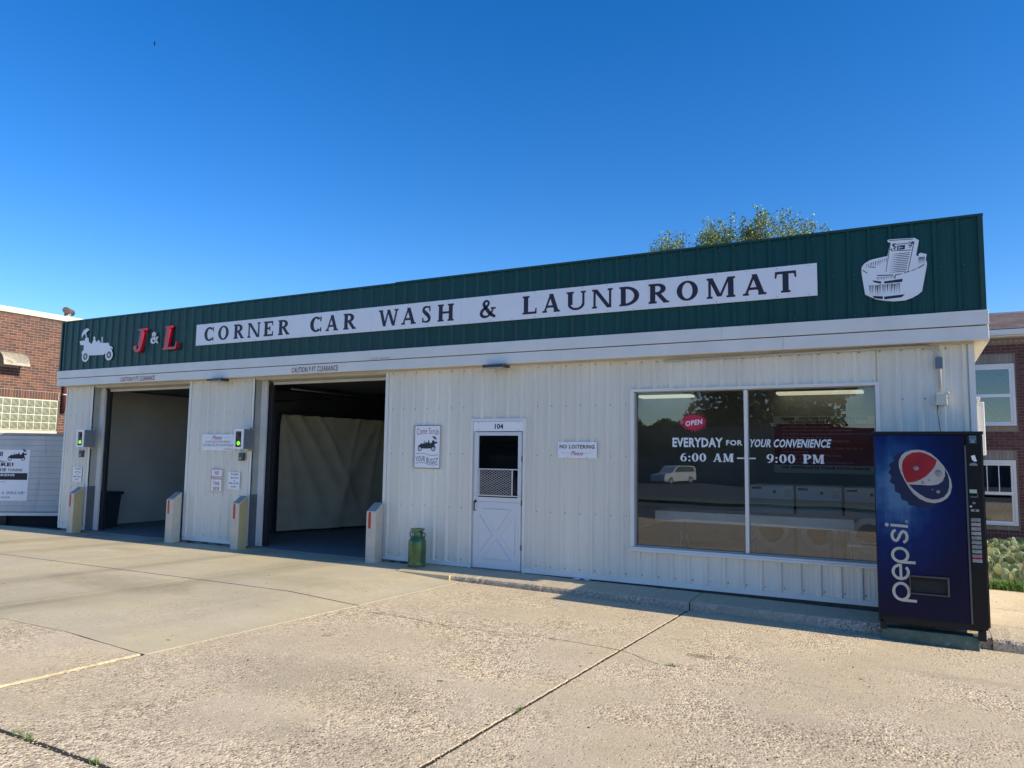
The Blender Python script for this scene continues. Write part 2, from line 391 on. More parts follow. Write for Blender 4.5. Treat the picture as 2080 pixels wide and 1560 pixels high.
    if c == 'J': return [rc(w-O-S-.05, w-O-.05, .25, 1), rc(w-2*O-S-.1, w, 1-F, 1), strip([(w-O-.15,.3),(w-O-.2,.12),(w*.4,.05),(w*.15,.14)], [.2,.17,.12,.1]), arcq(.13, .2, .12, .09, 0, 0, 0, 360, 12)]
    if c == 'S': return [strip([(w*.86,.74),(w*.82,.9),(w*.52,.955),(w*.24,.9),(w*.19,.74),(w*.38,.6),(w*.66,.44),(w*.82,.26),(w*.74,.1),(w*.46,.045),(w*.17,.1),(w*.1,.28)],
                               [.07,.07,.09,.13,.18,.21,.21,.18,.13,.09,.07,.07]), rc(w*.82, w*.9, .68, .99), rc(w*.06, w*.14, .02, .3)]
    if c == '&': return [strip([(w*.98,.02),(w*.7,.2),(w*.42,.52),(w*.28,.76),(w*.34,.93),(w*.5,.95),(w*.58,.8),(w*.42,.6),(w*.18,.4),(w*.12,.2),(w*.26,.06),(w*.5,.06),(w*.72,.24),(w*.86,.5)],
                               [.12,.2,.2,.17,.12,.1,.12,.12,.16,.18,.15,.1,.09,.08]), rc(w*.72, w, .48, .48+F)]
    if c == '6': return [arcq(w/2, .32, w/2, .32, w/2-.2, .32-.07, 0, 360, 20), strip([(w*.14,.32),(w*.2,.62),(w*.42,.86),(w*.86,.97)], [.22,.2,.14,.05])]
    if c == '9': return [arcq(w/2, .68, w/2, .32, w/2-.2, .32-.07, 0, 360, 20), strip([(w*.86,.68),(w*.8,.38),(w*.58,.14),(w*.14,.03)], [.22,.2,.14,.05])]
    if c == ':': return [arcq(w/2, .12, .11, .11, 0, 0, 0, 360, 10), arcq(w/2, .58, .11, .11, 0, 0, 0, 360, 10)]
    return []
def put_glyph(b, c, u0, u1, v0, v1, d0, d1, frame=FRONT, dx=0, dz=0, slant=0., k0=0):
    h = v1-v0; wr = (u1-u0)/h; k = k0
    for grp in glyph(c, wr):
        k += 1
        for q in grp: b.prism([(u0+dx+x*h+slant*y*h, v0+dz+y*h) for x, y in q], d0, d1+k*6e-5, frame)
    return b
def serif_line(b, s, u0, u1, v0, v1, d, frame=FRONT, slant=0., th=.0005):
    adv = {'I': .42, 'M': 1.05, 'W': 1.12, ' ': .5, ':': .32, '0': .68, '6': .66, '9': .66, 'J': .55, 'S': .62, 'L': .7, 'E': .75, 'A': .9, 'T': .78, 'P': .76, 'F': .7}
    ws = [adv.get(c, .82) for c in s]; gap = .1
    tot = sum(ws)+gap*(len(s)-1); k = (u1-u0)/tot; x = u0
    for c, a in zip(s, ws):
        if c != ' ':
            h = v1-v0; wr = a
            for i, grp in enumerate(glyph(c, wr)):
                for q in grp: b.prism([(x+xx*k+slant*yy*h, v0+yy*h) for xx, yy in q], d, d+th+i*4e-5, frame)
        x += (a+gap)*k
    return b

# ================================================================= GROUND
def zc(X):
    T = [(-60,-.28),(-30,-.16),(-17,-.07),(-8,-.05),(-6.8,-.05),(-5.8,-.105),(-4,-.13),(-2.4,-.16),(0,-.205),(3,-.26),(20,-.4),(60,-.6)]
    if X <= T[0][0]: return T[0][1]
    for (a, za), (b, zb) in zip(T, T[1:]):
        if X <= b: return za+(zb-za)*(X-a)/(b-a)
    return T[-1][1]
def lotz(X, Y): return zc(X)+.02*max(0, min(-Y-.7, 7))
ROUGH = concrete('concrete_rough', (.56, .46, .30), 1.0, pits=.9, big=.10)
SMOOTH = concrete('concrete_smooth', (.53, .455, .295), .22, tracks=True, pits=.08, big=.10)
WALK = concrete('concrete_walk', (.53, .445, .30), .55, pits=.6)
CURBF = concrete('concrete_curb_face', (.40, .345, .27), 1.2, pits=1.0, big=.2)
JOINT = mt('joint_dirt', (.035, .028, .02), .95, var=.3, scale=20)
ASPH = mt('asphalt', (.085, .085, .088), .9, var=.15, scale=3, bump=.003, bscale=80)
EARTH = mt('earth', (.20, .16, .11), .95, var=.25, scale=6, bump=.01, bscale=20)
GRASSM = mt('grass_green', (.07, .13, .025), .8, var=.3, scale=8, rnd=.4)

g = B()
def sheet(b, x0, x1, y0, y1, nx, ny, zf):
    base = len(b.v)
    for j in range(ny+1):
        for i in range(nx+1):
            x = x0+(x1-x0)*i/nx; y = y0+(y1-y0)*j/ny; b.v.append(Vector((x, y, zf(x, y))))
    for j in range(ny):
        for i in range(nx):
            a = base+j*(nx+1)+i; b.face([a, a+1, a+nx+2, a+nx+1])
    return b
sheet(g, -400, 400, -400, 400, 40, 40, lambda x, y: -2.4 if y < -20 else -.55)
struct('ground', g, EARTH)
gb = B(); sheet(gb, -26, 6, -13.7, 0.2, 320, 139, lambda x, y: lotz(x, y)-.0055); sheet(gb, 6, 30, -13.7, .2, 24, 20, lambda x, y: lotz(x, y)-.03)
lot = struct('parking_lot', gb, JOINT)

def wob(s, a): r = random.Random(s); ph = [r.uniform(0, 6.3) for _ in range(5)]; return lambda t: a*sum(math.sin(t*f+p)/k for k, (f, p) in enumerate(zip((1.7, 4.3, 11, 27, 61), ph), 1))
CR1 = [(-5.72,-3.22),(-5.34,-3.14),(-4.86,-3.16),(-4.39,-3.2),(-3.81,-3.17),(-3.42,-3.06),(-2.9,-3.04),(-2.47,-3.1)]
CR2 = [(-2.47,-3.1),(-2.02,-3.36),(-1.36,-3.26),(-.6,-3.21),(.1,-3.1),(.65,-3.12),(1.1,-3.05)]
def polyf(pts, sd, amp=.012):
    wf = wob(sd, amp)
    def f(x):
        for (a, ya), (b, yb) in zip(pts, pts[1:]):
            if x <= b or b == pts[-1][0]: return ya+(yb-ya)*(x-a)/(b-a)+wf(x*3)
    return f
def slab(x0, x1, fy0, fy1, mat, n_gap=.006, jag=.004, step=.07, dz=0., sd=1, low=None):
    lip = .0012 if mat is SMOOTH else .004
    """one cast slab: top grid with worn edges, short skirt; fy are near/far edges as functions of x"""
    b = B(); ysp = abs(fy1((x0+x1)/2)-fy0((x0+x1)/2)); nx = max(4, int((x1-x0)/step)); ny = max(4, int(ysp/step))
    r = random.Random(sd)
    jl = [r.uniform(0, jag) for _ in range(ny+1)]; jr = [r.uniform(0, jag) for _ in range(ny+1)]
    jb = [r.uniform(0, jag) for _ in range(nx+1)]; jt = [r.uniform(0, jag) for _ in range(nx+1)]
    def P(i, j):
        xa = x0+n_gap+jl[j]; xb = x1-n_gap-jr[j]; e_ = lip*1.6
        x = xa if i == 0 else xb if i == nx else xa+e_+(xb-xa-2*e_)*(i-1)/(nx-2)
        ya = fy0(x)+n_gap+jb[i]; yb = fy1(x)-n_gap-jt[i]
        y = ya if j == 0 else yb if j == ny else ya+e_+(yb-ya-2*e_)*(j-1)/(ny-2)
        z = lotz(x, y)+dz
        if i in (0, nx) or j in (0, ny): z -= lip
        return Vector((x, y, z))
    for j in range(ny+1):
        for i in range(nx+1): b.v.append(P(i, j))
    for j in range(ny):
        for i in range(nx):
            a = j*(nx+1)+i; b.face([a, a+1, a+nx+2, a+nx+1])
    loop = [i for i in range(nx+1)]+[j*(nx+1)+nx for j in range(1, ny+1)]+[ny*(nx+1)+i for i in range(nx-1, -1, -1)]+[j*(nx+1) for j in range(ny-1, 0, -1)]
    n = len(b.v); b.v += [b.v[i]+Vector((0, 0, -.06)) for i in loop]
    for k in range(len(loop)):
        l = (k+1) % len(loop); b.face([loop[l], loop[k], n+k, n+l])
    return part('concrete_slab', b, mat, lot)
cst = lambda v: (lambda x: v)
F1 = polyf(CR1, 3); F2 = polyf(CR2, 4)
xs = [-26, -23, -20, -17.2, -14.25, -11.4, -8.53, -5.72]
for a, b_ in zip(xs, xs[1:]):
    near = a < -12
    slab(a, b_, cst(-2.93), cst(-.02), SMOOTH, .003, .003, .14 if near else .1, sd=int(a*7)+500)
    slab(a, b_, cst(-5.70), cst(-2.95), SMOOTH, .003, .003, .14, sd=int(a*9)+500)
    slab(a, b_, cst(-9.6), cst(-5.72), ROUGH, .008, .008, .12, dz=.012 if a == -8.53 else 0, sd=int(a*5)+500)
    slab(a, b_, cst(-13.4), cst(-9.6), ASPH, .008, .008, .3, sd=int(a*3)+500)
slab(-5.72, -2.482, F1, cst(-.66), ROUGH, .004, .007, .06, sd=1)
slab(-5.72, -2.482, cst(-7.26), lambda x: F1(x)-.008, ROUGH, .004, .009, .06, sd=2)
slab(-5.72, -2.47, cst(-10.4), cst(-7.28), ROUGH, .006, .008, .1, sd=9)
slab(-2.47, 1.1, F2, cst(-.66), ROUGH, .003, .006, .06, sd=3)
slab(-2.47, 1.1, cst(-7.26), lambda x: F2(x)+.002, ROUGH, .003, .006, .06, sd=4)
slab(-2.47, 1.1, cst(-10.4), cst(-7.28), ROUGH, .006, .008, .1, sd=10)
slab(1.1, 4.6, cst(-5.4), cst(-.66), ROUGH, .006, .008, .1, sd=5)
slab(1.1, 4.6, cst(-10.4), cst(-5.4), ROUGH, .006, .008, .1, sd=6)
for a in (4.6, 8.1, 11.6): slab(a, a+3.5, cst(-5.4), cst(-.66), ROUGH, .006, .008, .3, sd=7); slab(a, a+3.5, cst(-10.4), cst(-5.4), ROUGH, .006, .008, .3, sd=8)
for a in (-5.72, -2.2, 1.3, 4.8, 8.3, 11.8): slab(a, a+3.5, cst(-13.4), cst(-10.4), ASPH, .006, .008, .3, sd=11)

# loose pebbles and chips standing proud of the worn concrete
PEB = mt('pebble', (.52, .44, .33), .9, var=.25, scale=60, rnd=.35)
b = B(); rp = random.Random(5)
for k in range(30000):
    y = -1.15-6.6*rp.random()**.8; x = rp.uniform(-6.3, 1.6)
    if x < -5.7 and y > -5.75: continue
    if y > -1.25 and x > -4.4: continue
    s = rp.uniform(.0025, .0065); z = lotz(x, y)-.0006; a = rp.uniform(0, 3.1); c, s_ = math.cos(a), math.sin(a)
    n = len(b.v)
    for (px, py, pz) in ((-1.2,-.7,0),(1.1,-.8,0),(1.3,.7,0),(-1,.9,0),(.1,0,.75)):
        b.v.append(Vector((x+(px*c-py*s_)*s, y+(px*s_+py*c)*s, z+pz*s*.8)))
    for q in ((0,1,4),(1,2,4),(2,3,4),(3,0,4)): b.face([n+i for i in q])
o = part('pebbles', b, PEB); o['kind'] = 'stuff'; o['label'] = 'small stones standing out of the worn concrete'

b = B(); rp2 = random.Random(15)
for k in range(170):
    x = rp2.uniform(-14, 1.5); y = rp2.uniform(-7.4, -.9); z = lotz(x, y)+.001; a = rp2.uniform(0, 6.3); l = rp2.uniform(.006, .022); w_ = l*rp2.uniform(.2, .6); c, s_ = math.cos(a), math.sin(a); n = len(b.v)
    for (px, py, pz) in ((-1, 0, 0), (0, -1, .002), (1, 0, .004+rp2.random()*.006), (0, 1, .001)): b.v.append(Vector((x+px*l*c-py*w_*s_, y+px*l*s_+py*w_*c, z+pz)))
    b.face([n, n+1, n+2, n+3])
o = part('leaf_litter', b, mt('litter_brown', (.09, .07, .045), .9, rnd=.5)); o['kind'] = 'stuff'; o['label'] = 'tiny dry leaves and twigs scattered over the lot'
# sidewalk along the wall with a ramped left end, then the open walk at the right corner
def walkz(X, Y=-.7):
    t = [(-6.9,-.022),(-5.95,-.018),(-5,-.018),(-4.35,-.028),(-2.4,-.042),(-.45,-.065),(.6,-.08),(2,-.10),(14,-.25)]
    for (a, za), (b_, zb) in zip(t, t[1:]):
        if X <= b_: z = za+(zb-za)*(X-a)/(b_-a); break
    return z-.015*min(1, max(0, -Y/.7))
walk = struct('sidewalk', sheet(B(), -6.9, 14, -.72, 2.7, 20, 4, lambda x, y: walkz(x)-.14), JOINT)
def walkslab(x0, x1, y0, y1, mat, name='walk_slab', r_=0., sd=3, side=CURBF):
    b = B(); nx = max(2, int((x1-x0)/.05)); rr = random.Random(sd); prof = []
    base = 0
    rows = [(0, -.30), (0, -.035), (.012, -.010), (.035, 0)]
    for i in range(nx+1):
        x = x0+(x1-x0)*i/nx; j = rr.uniform(0, .009); jz = rr.uniform(-.004, .001)
        yo = 0
        if r_ and x > x1-r_: yo = r_-math.sqrt(max(0, r_*r_-(x-(x1-r_))**2))
        for (dy, dz) in rows: b.v.append(Vector((x, y0+yo+dy+j*(1 if dz < -.001 and dz > -.2 else .3), walkz(x, y0)+dz+(jz if dz > -.2 else 0))))
        b.v.append(Vector((x, y1, walkz(x, 0 if y1 >= 0 else y1))))
        b.v.append(Vector((x, y1, walkz(x, 0)-.2)))
    m = 6
    for i in range(nx):
        for k in range(m-1):
            a = i*m+k; b.m(1 if k < 2 else 0).face([a, a+m, a+m+1, a+1])
    b.m(1); b.face([5,4,3,2,1,0]) ; e = nx*m; b.face([e+i for i in range(6)])
    return part(name, b, [mat, side], walk)
# ramped end piece: its front top edge meets the lot at x=-6.75
b = B(); nx = 20
for i in range(nx+1):
    x = -6.85+i/nx*.95; zt = walkz(x)
    for (y, z) in ((-.735+.02*(1-i/nx), zt-.3), (-.735+.02*(1-i/nx), zt-.004), (-.70, zt), (-.03, walkz(x, 0))): b.v.append(Vector((x, y, z)))
for i in range(nx):
    for k in range(3): a = i*4+k; b.face([a, a+4, a+5, a+1])
b.face([nx*4+3, nx*4+2, nx*4+1, nx*4])
b.face([0,1,2,3])
part('walk_slab', b, SMOOTH, walk)
walkslab(-5.89, -2.47, -.70, -.03, WALK, sd=1)
walkslab(-2.455, .66, -.67, -.03, WALK, sd=2)
walkslab(.665, 1.5, -.71, -.04, WALK, sd=3, r_=.25)
b = B(); sheet(b, .668, 1.5, -.035, 1.05, 6, 6, lambda x, y: walkz(x, 0)+.01*y/2); part('walk_slab', b, WALK, walk)
b = B(); sheet(b, .668, 1.5, 1.06, 2.6, 6, 6, lambda x, y: walkz(x, 0)+.01*y/2); part('walk_slab', b, WALK, walk)
for a in (1.505, 3.2, 4.9, 6.6): b = B(); sheet(b, a, a+1.68, -.5, 2.5, 6, 6, lambda x, y: walkz(x, 0)+.01*y/2); part('walk_slab', b, WALK, walk)
b = B(); sheet(b, .66, 16, 2.5, 9.9, 10, 8, lambda x, y: -.09+.012*(y-2.5)); struct('planting_bed', b, EARTH)
# left alley ground, street, verge and far lot behind the camera
b = B(); sheet(b, -60, -16.6, -.1, 40, 10, 10, lambda x, y: -.23); struct('alley', b, ASPH)
dn = lambda x, y: -.16-.0184*(-y-13.6)
b = B(); sheet(b, -60, 60, -15.2, -13.6, 20, 2, dn); struct('road_edge', b, ASPH)
b = B(); sheet(b, -60, 60, -25, -15.2, 20, 6, lambda x, y: dn(x, y)-.12); struct('road', b, ASPH)
b = B(); sheet(b, -60, 60, -27.2, -25, 20, 3, lambda x, y: dn(x, y)+.02); struct('grass_verge', b, GRASSM)
b = B(); sheet(b, -60, 60, -25.0, -24.8, 20, 1, lambda x, y: dn(x, y)+.03); sheet(b, -60, 60, -27.4, -27.2, 20, 1, lambda x, y: dn(x, y)+.03); struct('verge_kerb', b, WALK)
b = B(); sheet(b, -70, 60, -100, -27.4, 20, 8, dn); struct('far_lot', b, ASPH)

# weeds in the joints
GR = mt('weed_green', (.10, .19, .035), .7, rnd=.4)
def weeds(name, spots, n, h, label, seed, zf=lotz):
    b = B(); r = random.Random(seed)
    for (x, y, sx, sy) in spots:
        for _ in range(n):
            px, py = x+r.gauss(0, sx), y+r.gauss(0, sy); z = zf(px, py)-.01; a = r.uniform(0, 6.3); hh = h*r.uniform(.5, 1.2); l = hh*r.uniform(.2, .9)
            wv = Vector((math.cos(a+1.57), math.sin(a+1.57), 0))*h*.05; p0 = Vector((px, py, z)); p1 = p0+Vector((math.cos(a)*l*.4, math.sin(a)*l*.4, hh*.7)); p2 = p0+Vector((math.cos(a)*l, math.sin(a)*l, hh))
            n0 = len(b.v); b.v += [p0-wv, p0+wv, p1+wv*.8, p1-wv*.8, p2]; b.face([n0, n0+1, n0+2, n0+3]); b.face([n0+3, n0+2, n0+4])
    o = part(name, b, GR); o['kind'] = 'stuff'; o['label'] = label; return o
weeds('grass_tuft', [(-4.72,-7.24,.05,.012),(-4.6,-7.27,.04,.01),(-3.98,-7.27,.02,.01),(-2.47,-5.15,.006,.03),(-1.9,-3.34,.03,.01)], 45, .035, 'short green weeds growing in the joints of the lot', 3)

# ================================================================= CAR WASH BUILDING
bld = thing('laundromat_building', (-7.9, 0, 0), 'long low white metal car wash and laundromat with a green ribbed parapet', 'building')
XL, XR = -16.44, .655
def rib_prof(x0, x1, off):
    """plan profile of ribbed steel: list of (x, depth)"""
    P = 0.2286; pts = [(x0, 0)]; k = math.ceil((x0-off)/P-.35)
    while off+k*P < x1+.05:
        c = off+k*P
        for dx, d in ((-.034, 0), (-.016, .024), (.016, .024), (.034, 0), (.078, 0), (.084, .0025), (.096, .0025), (.102, 0), (.130, 0), (.136, .0025), (.148, .0025), (.154, 0)):
            if x0 < c+dx < x1: pts.append((c+dx, d))
        k += 1
    pts.append((x1, 0)); return pts
def siding(x0, x1, z0, z1, y, mat, off, name='siding_panel', parent=bld, b=None, mk=True):
    b = b or B(); pr = rib_prof(x0, x1, off); n = len(b.v)
    for (x, d) in pr: b.v += [Vector((x, y-d, z0)), Vector((x, y-d, z1))]
    for i in range(len(pr)-1): b.face([n+2*i, n+2*i+2, n+2*i+3, n+2*i+1])
    if mk: return part(name, b, mat, parent)
    return b
def panels(x0, x1, y, z0, z1, mat, off, holes=(), name='siding_panel'):
    W4 = .2286*4; k = math.floor((x0-off)/W4); a = x0
    while a < x1-.01:
        k += 1; e = min(x1, off+k*W4+.05)
        if e-a < .06: e = min(x1, e+W4); k += 1
        b = B(); cuts = sorted({a, e, *[h for hh in holes for h in hh[:2] if a < h < e]})
        for c0, c1 in zip(cuts, cuts[1:]):
            mid = (c0+c1)/2; hz = [hh for hh in holes if hh[0] < mid < hh[1]]
            if not hz: siding(c0, c1, z0, z1, y, mat, off)
            else:
                if hz[0][2] > z0+.02: siding(c0, c1, z0, hz[0][2], y, mat, off)
                siding(c0, c1, hz[0][3], z1, y, mat, off)
        a = e
OFFA, OFFB = -7.36, -4.70
DOORH = (-6.0, -5.08, 0, 2.235); WINH = (-3.42, -.345, .47, 2.61)
panels(XL, -15.52, 0, .03, 3.1, WHITE, -16.35)
panels(-12.40, -10.72, 0, .03, 3.1, WHITE, OFFA)
panels(-7.62, -5.99, 0, .03, 3.1, WHITE, OFFA, [DOORH])
panels(-5.99, XR-.01, 0, .03, 3.1, WHITE, OFFB, [DOORH, WINH])
# screws in rows
b = B(); rr = random.Random(1)
for (x0, x1, off) in ((XL, -15.52, -16.35), (-12.40, -10.72, OFFA), (-7.62, -6.02, OFFA), (-5.05, .6, OFFB)):
    k = math.ceil((x0-off)/.2286)
    while off+k*.2286 < x1:
        for z in (.10, .88, 1.70, 2.42, 3.0):
            x = off+k*.2286+.05
            if x0+.02 < x < x1-.02 and not (WINH[0]-.08 < x < WINH[1]+.08 and WINH[2]-.02 < z < WINH[3]+.02):
                b.lathe([(.0075, 0), (.0075, .003), (.004, .005)], (0, 0, 0), 6)
                for v in b.v[-18:]: v.xyz = (x+v.x, -.001-v.z, z+v.y+rr.uniform(-.006, .006))
        k += 1
part('screws', b, SCREW, bld, kind='stuff')
# base trims, corner and opening trims
for (x0, x1) in ((XL, -15.49), (-12.45, -10.69), (-7.67, -5.98), (-5.08, -1.62), (-1.618, XR)):
    part('base_trim', B().box(x0, x1, -.027, .0, -.012, .035).box(x0, x1, -.02, .03, .0351, .05), TRIM, bld)
for x0, x1, z0 in ((-12.455, -12.395, .05), (-7.675, -7.615, .05), (.60, .66, .05), (XL-.005, XL+.05, .05), (-15.535, -15.49, .05), (-10.735, -10.69, .05)):
    part('corner_trim', B().box(x0, x1, -.028, .004, z0, 3.06), TRIM, bld)
# dark gap and footing below the siding
for a_, e_ in ((XL, -15.5), (-12.44, -10.7), (-7.66, XR-.02)): part('footing', B().box(a_, e_, .005, .1, -.3, -.013), mt('footing_dark', (.07, .065, .06), .9, var=.3, scale=6), bld)
b = B(); rr = random.Random(4)
for x in [-7.5+.21*i for i in range(7)]+[-12.2, -11.9, -11.5]:
    b.box(x, x+rr.uniform(.1, .19), -.02, .02, -.05, -.018+rr.uniform(-.004, .004))
part('mortar_crumbs', b, mt('mortar_grey', (.36, .34, .30), .9, var=.2, scale=20, bump=.004), bld, bevel=.006)

# fascia boards (two courses) with joints
def boards(zs, cuts, y0, y1, name):
    for a, e in zip(cuts, cuts[1:]): part(name, B().box(a+.001, e-.001, y0, y1, zs[0], zs[1]), TRIM, bld, bevel=.004)
boards((3.222, 3.385), [-16.52, -12.4, -7.91, -4.78, -2.13, .80], -.225, -.16, 'fascia_board')
boards((3.055, 3.21), [-16.52, -15.37, -10.64, -7.52, -4.40, -1.38, .795], -.215, -.15, 'fascia_board')
part('fascia_seam', B().box(-16.5, .78, -.19, -.14, 3.205, 3.225), mt('rust_seam', (.10, .055, .04), .9, var=.3, scale=6), bld)
part('soffit', B().box(-16.5, .78, -.15, .02, 3.062, 3.075), TRIMW, bld)
part('frieze_trim', B().box(-16.43, .64, -.035, -.0, 3.035, 3.0615), TRIMW, bld)
# side eave at the right: soffit planks, fascia
for i in range(16):
    part('soffit_plank', B().box(.66, .775, -.14+i*.5, -.14+i*.5+.496, 3.058, 3.075), mt('soffit_cream', (.72, .68, .55), .5, var=.05), bld)
part('fascia_board', B().box(.776, .80, -.157, 7.9, 3.05, 3.385), TRIM, bld)
# walls, roof
part('side_wall', B().box(XR-.12, XR, .03, 7.9, -.25, 3.05), WHITE, bld)
part('side_wall', B().box(XL, XL+.1, .03, 7.9, -.3, 3.05), WHITE, bld)
part('back_wall', B().box(XL+.1, XR-.12, 7.8, 7.9, -.3, 3.05), WHITE, bld)
part('roof', B().box(-16.5, .775, .02, 7.95, 3.08, 3.3), mt('roof_grey', (.3, .3, .3), .8), bld)
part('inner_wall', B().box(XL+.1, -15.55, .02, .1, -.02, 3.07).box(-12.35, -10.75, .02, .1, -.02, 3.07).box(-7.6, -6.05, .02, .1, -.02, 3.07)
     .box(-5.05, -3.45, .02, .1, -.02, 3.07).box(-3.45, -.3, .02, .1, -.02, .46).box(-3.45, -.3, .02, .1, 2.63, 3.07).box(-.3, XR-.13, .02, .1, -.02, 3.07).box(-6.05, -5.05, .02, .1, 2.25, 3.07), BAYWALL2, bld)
# green parapet
GOFF = -3.35+.0
x = -16.50
def gpanels():
    W4 = .2286*4; off = GOFF-.005; k = math.floor((-16.5-off)/W4); a = -16.50
    while a < .77:
        k += 1; e = min(.775, off+k*W4+.05)
        siding(a, e, 3.385, 4.475, -.165, GREEN, off, 'parapet_panel'); a = e
gpanels()
part('parapet_cap', B().box(-16.52, -7.41, -.195, .05, 4.462, 4.487).box(-7.409, .79, -.197, .05, 4.470, 4.497), GREEND, bld)
part('parapet_corner', B().box(.735, .785, -.20, .03, 3.386, 4.469), GREEND, bld); part('parapet_corner', B().box(-16.515, -16.47, -.195, .03, 3.386, 4.461), GREEND, bld)
part('parapet_back', B().box(-16.47, .73, -.12, .0, 3.3, 4.455), mt('parapet_back_grey', (.2, .2, .2), .8), bld)
b = B()
for k in range(-58, 19):
    xx = GOFF+k*.2286+.052
    if -16.45 < xx < .72:
        for z in (3.43, 4.42, 3.93):
            b.box(xx-.005, xx+.005, -.171, -.164, z-.005, z+.005)
part('parapet_screws', b, mt('screw_green', (.10, .17, .15), .4), bld, kind='stuff')
# caution lettering on the fascia
for (u0, u1) in ((-14.32, -13.26), (-9.60, -8.55)):
    part('clearance_lettering', txt(B(), 'CAUTION 9 FT CLEARANCE', u0, u1, 3.078, 3.172, .2185, bold=.008, spacing=1.12), RED, bld)
part('faded_lettering', txt(B(), 'CAR WASH', -7.85, -7.45, 3.232, 3.256, .2275, bold=.01), GREYP, bld)

# ---- bay openings
def bay(x0, x1, wl, wr, wallmat):
    # left return, bumper, door track, header, rolled door
    part('jamb_return', B().box(x0-.03, x0, -.02, .15, .0, 3.06), BEIGE, bld)
    part('jamb_bumper', B().box(x0-.002, x0+.006, -.025, .15, -.02, .91), BUMP, bld)
    part('door_track', B().box(x0+.0, x0+.135, .15, .19, -.02, 3.03).box(x0+.135, x0+.15, .13, .15, -.02, 3.03), TRIM, bld)
    part('track_slot', B().box(x0+.15, x0+.24, .2, .26, -.02, 2.98), DARK, bld)
    part('jamb_return', B().box(x1, x1+.03, -.02, .15, .0, 3.06), BEIGE, bld)
    part('door_track', B().box(x1-.10, x1, .15, .19, -.02, 3.03), TRIM, bld)
    part('header', B().box(x0, x1, .0, .15, 3.01, 3.06), TRIMW, bld)
    for i, zz in enumerate((2.935, 2.985)):
        part('rolled_door_section', B().box(x0+.14, x1-.1, .2+.02*i, .26+.03*i, zz, zz+.046), TRIMW, bld)
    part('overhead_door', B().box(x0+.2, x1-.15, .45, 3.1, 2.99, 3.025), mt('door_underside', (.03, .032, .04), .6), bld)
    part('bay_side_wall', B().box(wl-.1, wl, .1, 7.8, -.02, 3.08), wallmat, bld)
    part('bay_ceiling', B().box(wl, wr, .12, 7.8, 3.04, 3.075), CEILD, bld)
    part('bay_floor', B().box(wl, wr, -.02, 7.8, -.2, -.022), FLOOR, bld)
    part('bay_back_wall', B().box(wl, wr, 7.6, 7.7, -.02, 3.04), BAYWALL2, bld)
FLOOR = concrete('bay_floor_wet', (.22, .21, .19), .2, pits=.1)
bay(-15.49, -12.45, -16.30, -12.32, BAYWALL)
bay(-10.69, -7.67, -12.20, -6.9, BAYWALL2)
part('bay_side_wall', B().box(-6.9, -6.8, .1, 7.8, -.02, 3.08), BAYWALL2, bld)
part('rail', B().tube([(-10.3, .5, 2.88), (-10.3, 5, 2.9)], .02).tube([(-8.0, .5, 2.86), (-8.0, 5, 2.86)], .03), mt('rail_steel', (.12, .13, .15), .4, metal=.6), bld)

# ---- door with screen guard
dr = part('door', B().box(-5.935, -5.125, -.03, .01, .0, .99), mt('door_white', (.66, .68, .71), .35, var=.02), bld, bevel=.006)
DW = MATS['door_white']
b = B(); b.box(-5.935, -5.866, -.032, .008, .991, 2.041).box(-5.183, -5.125, -.032, .008, .991, 2.041).box(-5.8655, -5.1835, -.031, .008, 1.987, 2.04).box(-5.8655, -5.1835, -.031, .008, .992, 1.058)
part('door_frame', b, DW, dr, bevel=.003)
# raised X panel
b = B(); fr = FRONT
def bar(b, p, q, wd, d0, d1):
    dx, dz = q[0]-p[0], q[1]-p[1]; l = math.hypot(dx, dz); nx_, nz_ = -dz/l*wd/2, dx/l*wd/2
    b.prism([(p[0]+nx_, p[1]+nz_), (p[0]-nx_, p[1]-nz_), (q[0]-nx_, q[1]-nz_), (q[0]+nx_, q[1]+nz_)], d0, d1)
for tri in ([(-5.78,.885),(-5.28,.885),(-5.53,.56)], [(-5.76,.14),(-5.28,.14),(-5.53,.44)], [(-5.83,.80),(-5.83,.22),(-5.60,.5)], [(-5.22,.80),(-5.22,.22),(-5.45,.5)]):
    b.prism(tri, .029, .046)
part('raised_panel', b, DW, dr, bevel=.008)
part('kick_plate', B().box(-5.93, -5.13, -.034, -.0305, .005, .075), DW, dr)
part('door_pane', B().box(-5.866, -5.183, -.012, -.008, 1.058, 1.987), glass_mat('door_glass', (.5, .52, .55), .02, 1.5), dr)
part('handle', B().tube([(-5.905, -.03, .85), (-5.905, -.065, .86), (-5.905, -.065, .985), (-5.905, -.03, .995)], .009).box(-5.92, -5.885, -.037, -.03, .97, 1.01), RUBR, dr)
GW = mt('guard_white', (.66, .66, .64), .4)
b = B(); b.box(-5.93, -5.13, -.05, -.035, 1.472, 1.487).box(-5.93, -5.13, -.05, -.035, 1.077, 1.092).box(-5.845, -5.83, -.0515, -.036, 1.092, 1.472).box(-5.275, -5.26, -.0515, -.036, 1.092, 1.472)
part('guard_frame', b, GW, dr)
b = B(); pit_x = .062
for dirn in (1, -1):
    k = -20
    while k < 24:
        a = Vector((-5.83+k*pit_x, -.043, 1.092)); e = a+Vector((.38*1.75*dirn, 0, .38)); k += 1
        # clip to the frame
        p, q = a.copy(), e.copy(); d = q-p
        t0, t1 = 0, 1
        for lo, hi in ((-5.83, -5.275),):
            ta, tb = (lo-p.x)/d.x, (hi-p.x)/d.x
            if ta > tb: ta, tb = tb, ta
            t0, t1 = max(t0, ta), min(t1, tb)
        if t1-t0 > .03:
            bar(b, ((p+d*t0).x, (p+d*t0).z), ((p+d*t1).x, (p+d*t1).z), .0034, .0415+.001*dirn, .0435+.001*dirn)
part('guard_mesh', b, GW, dr)
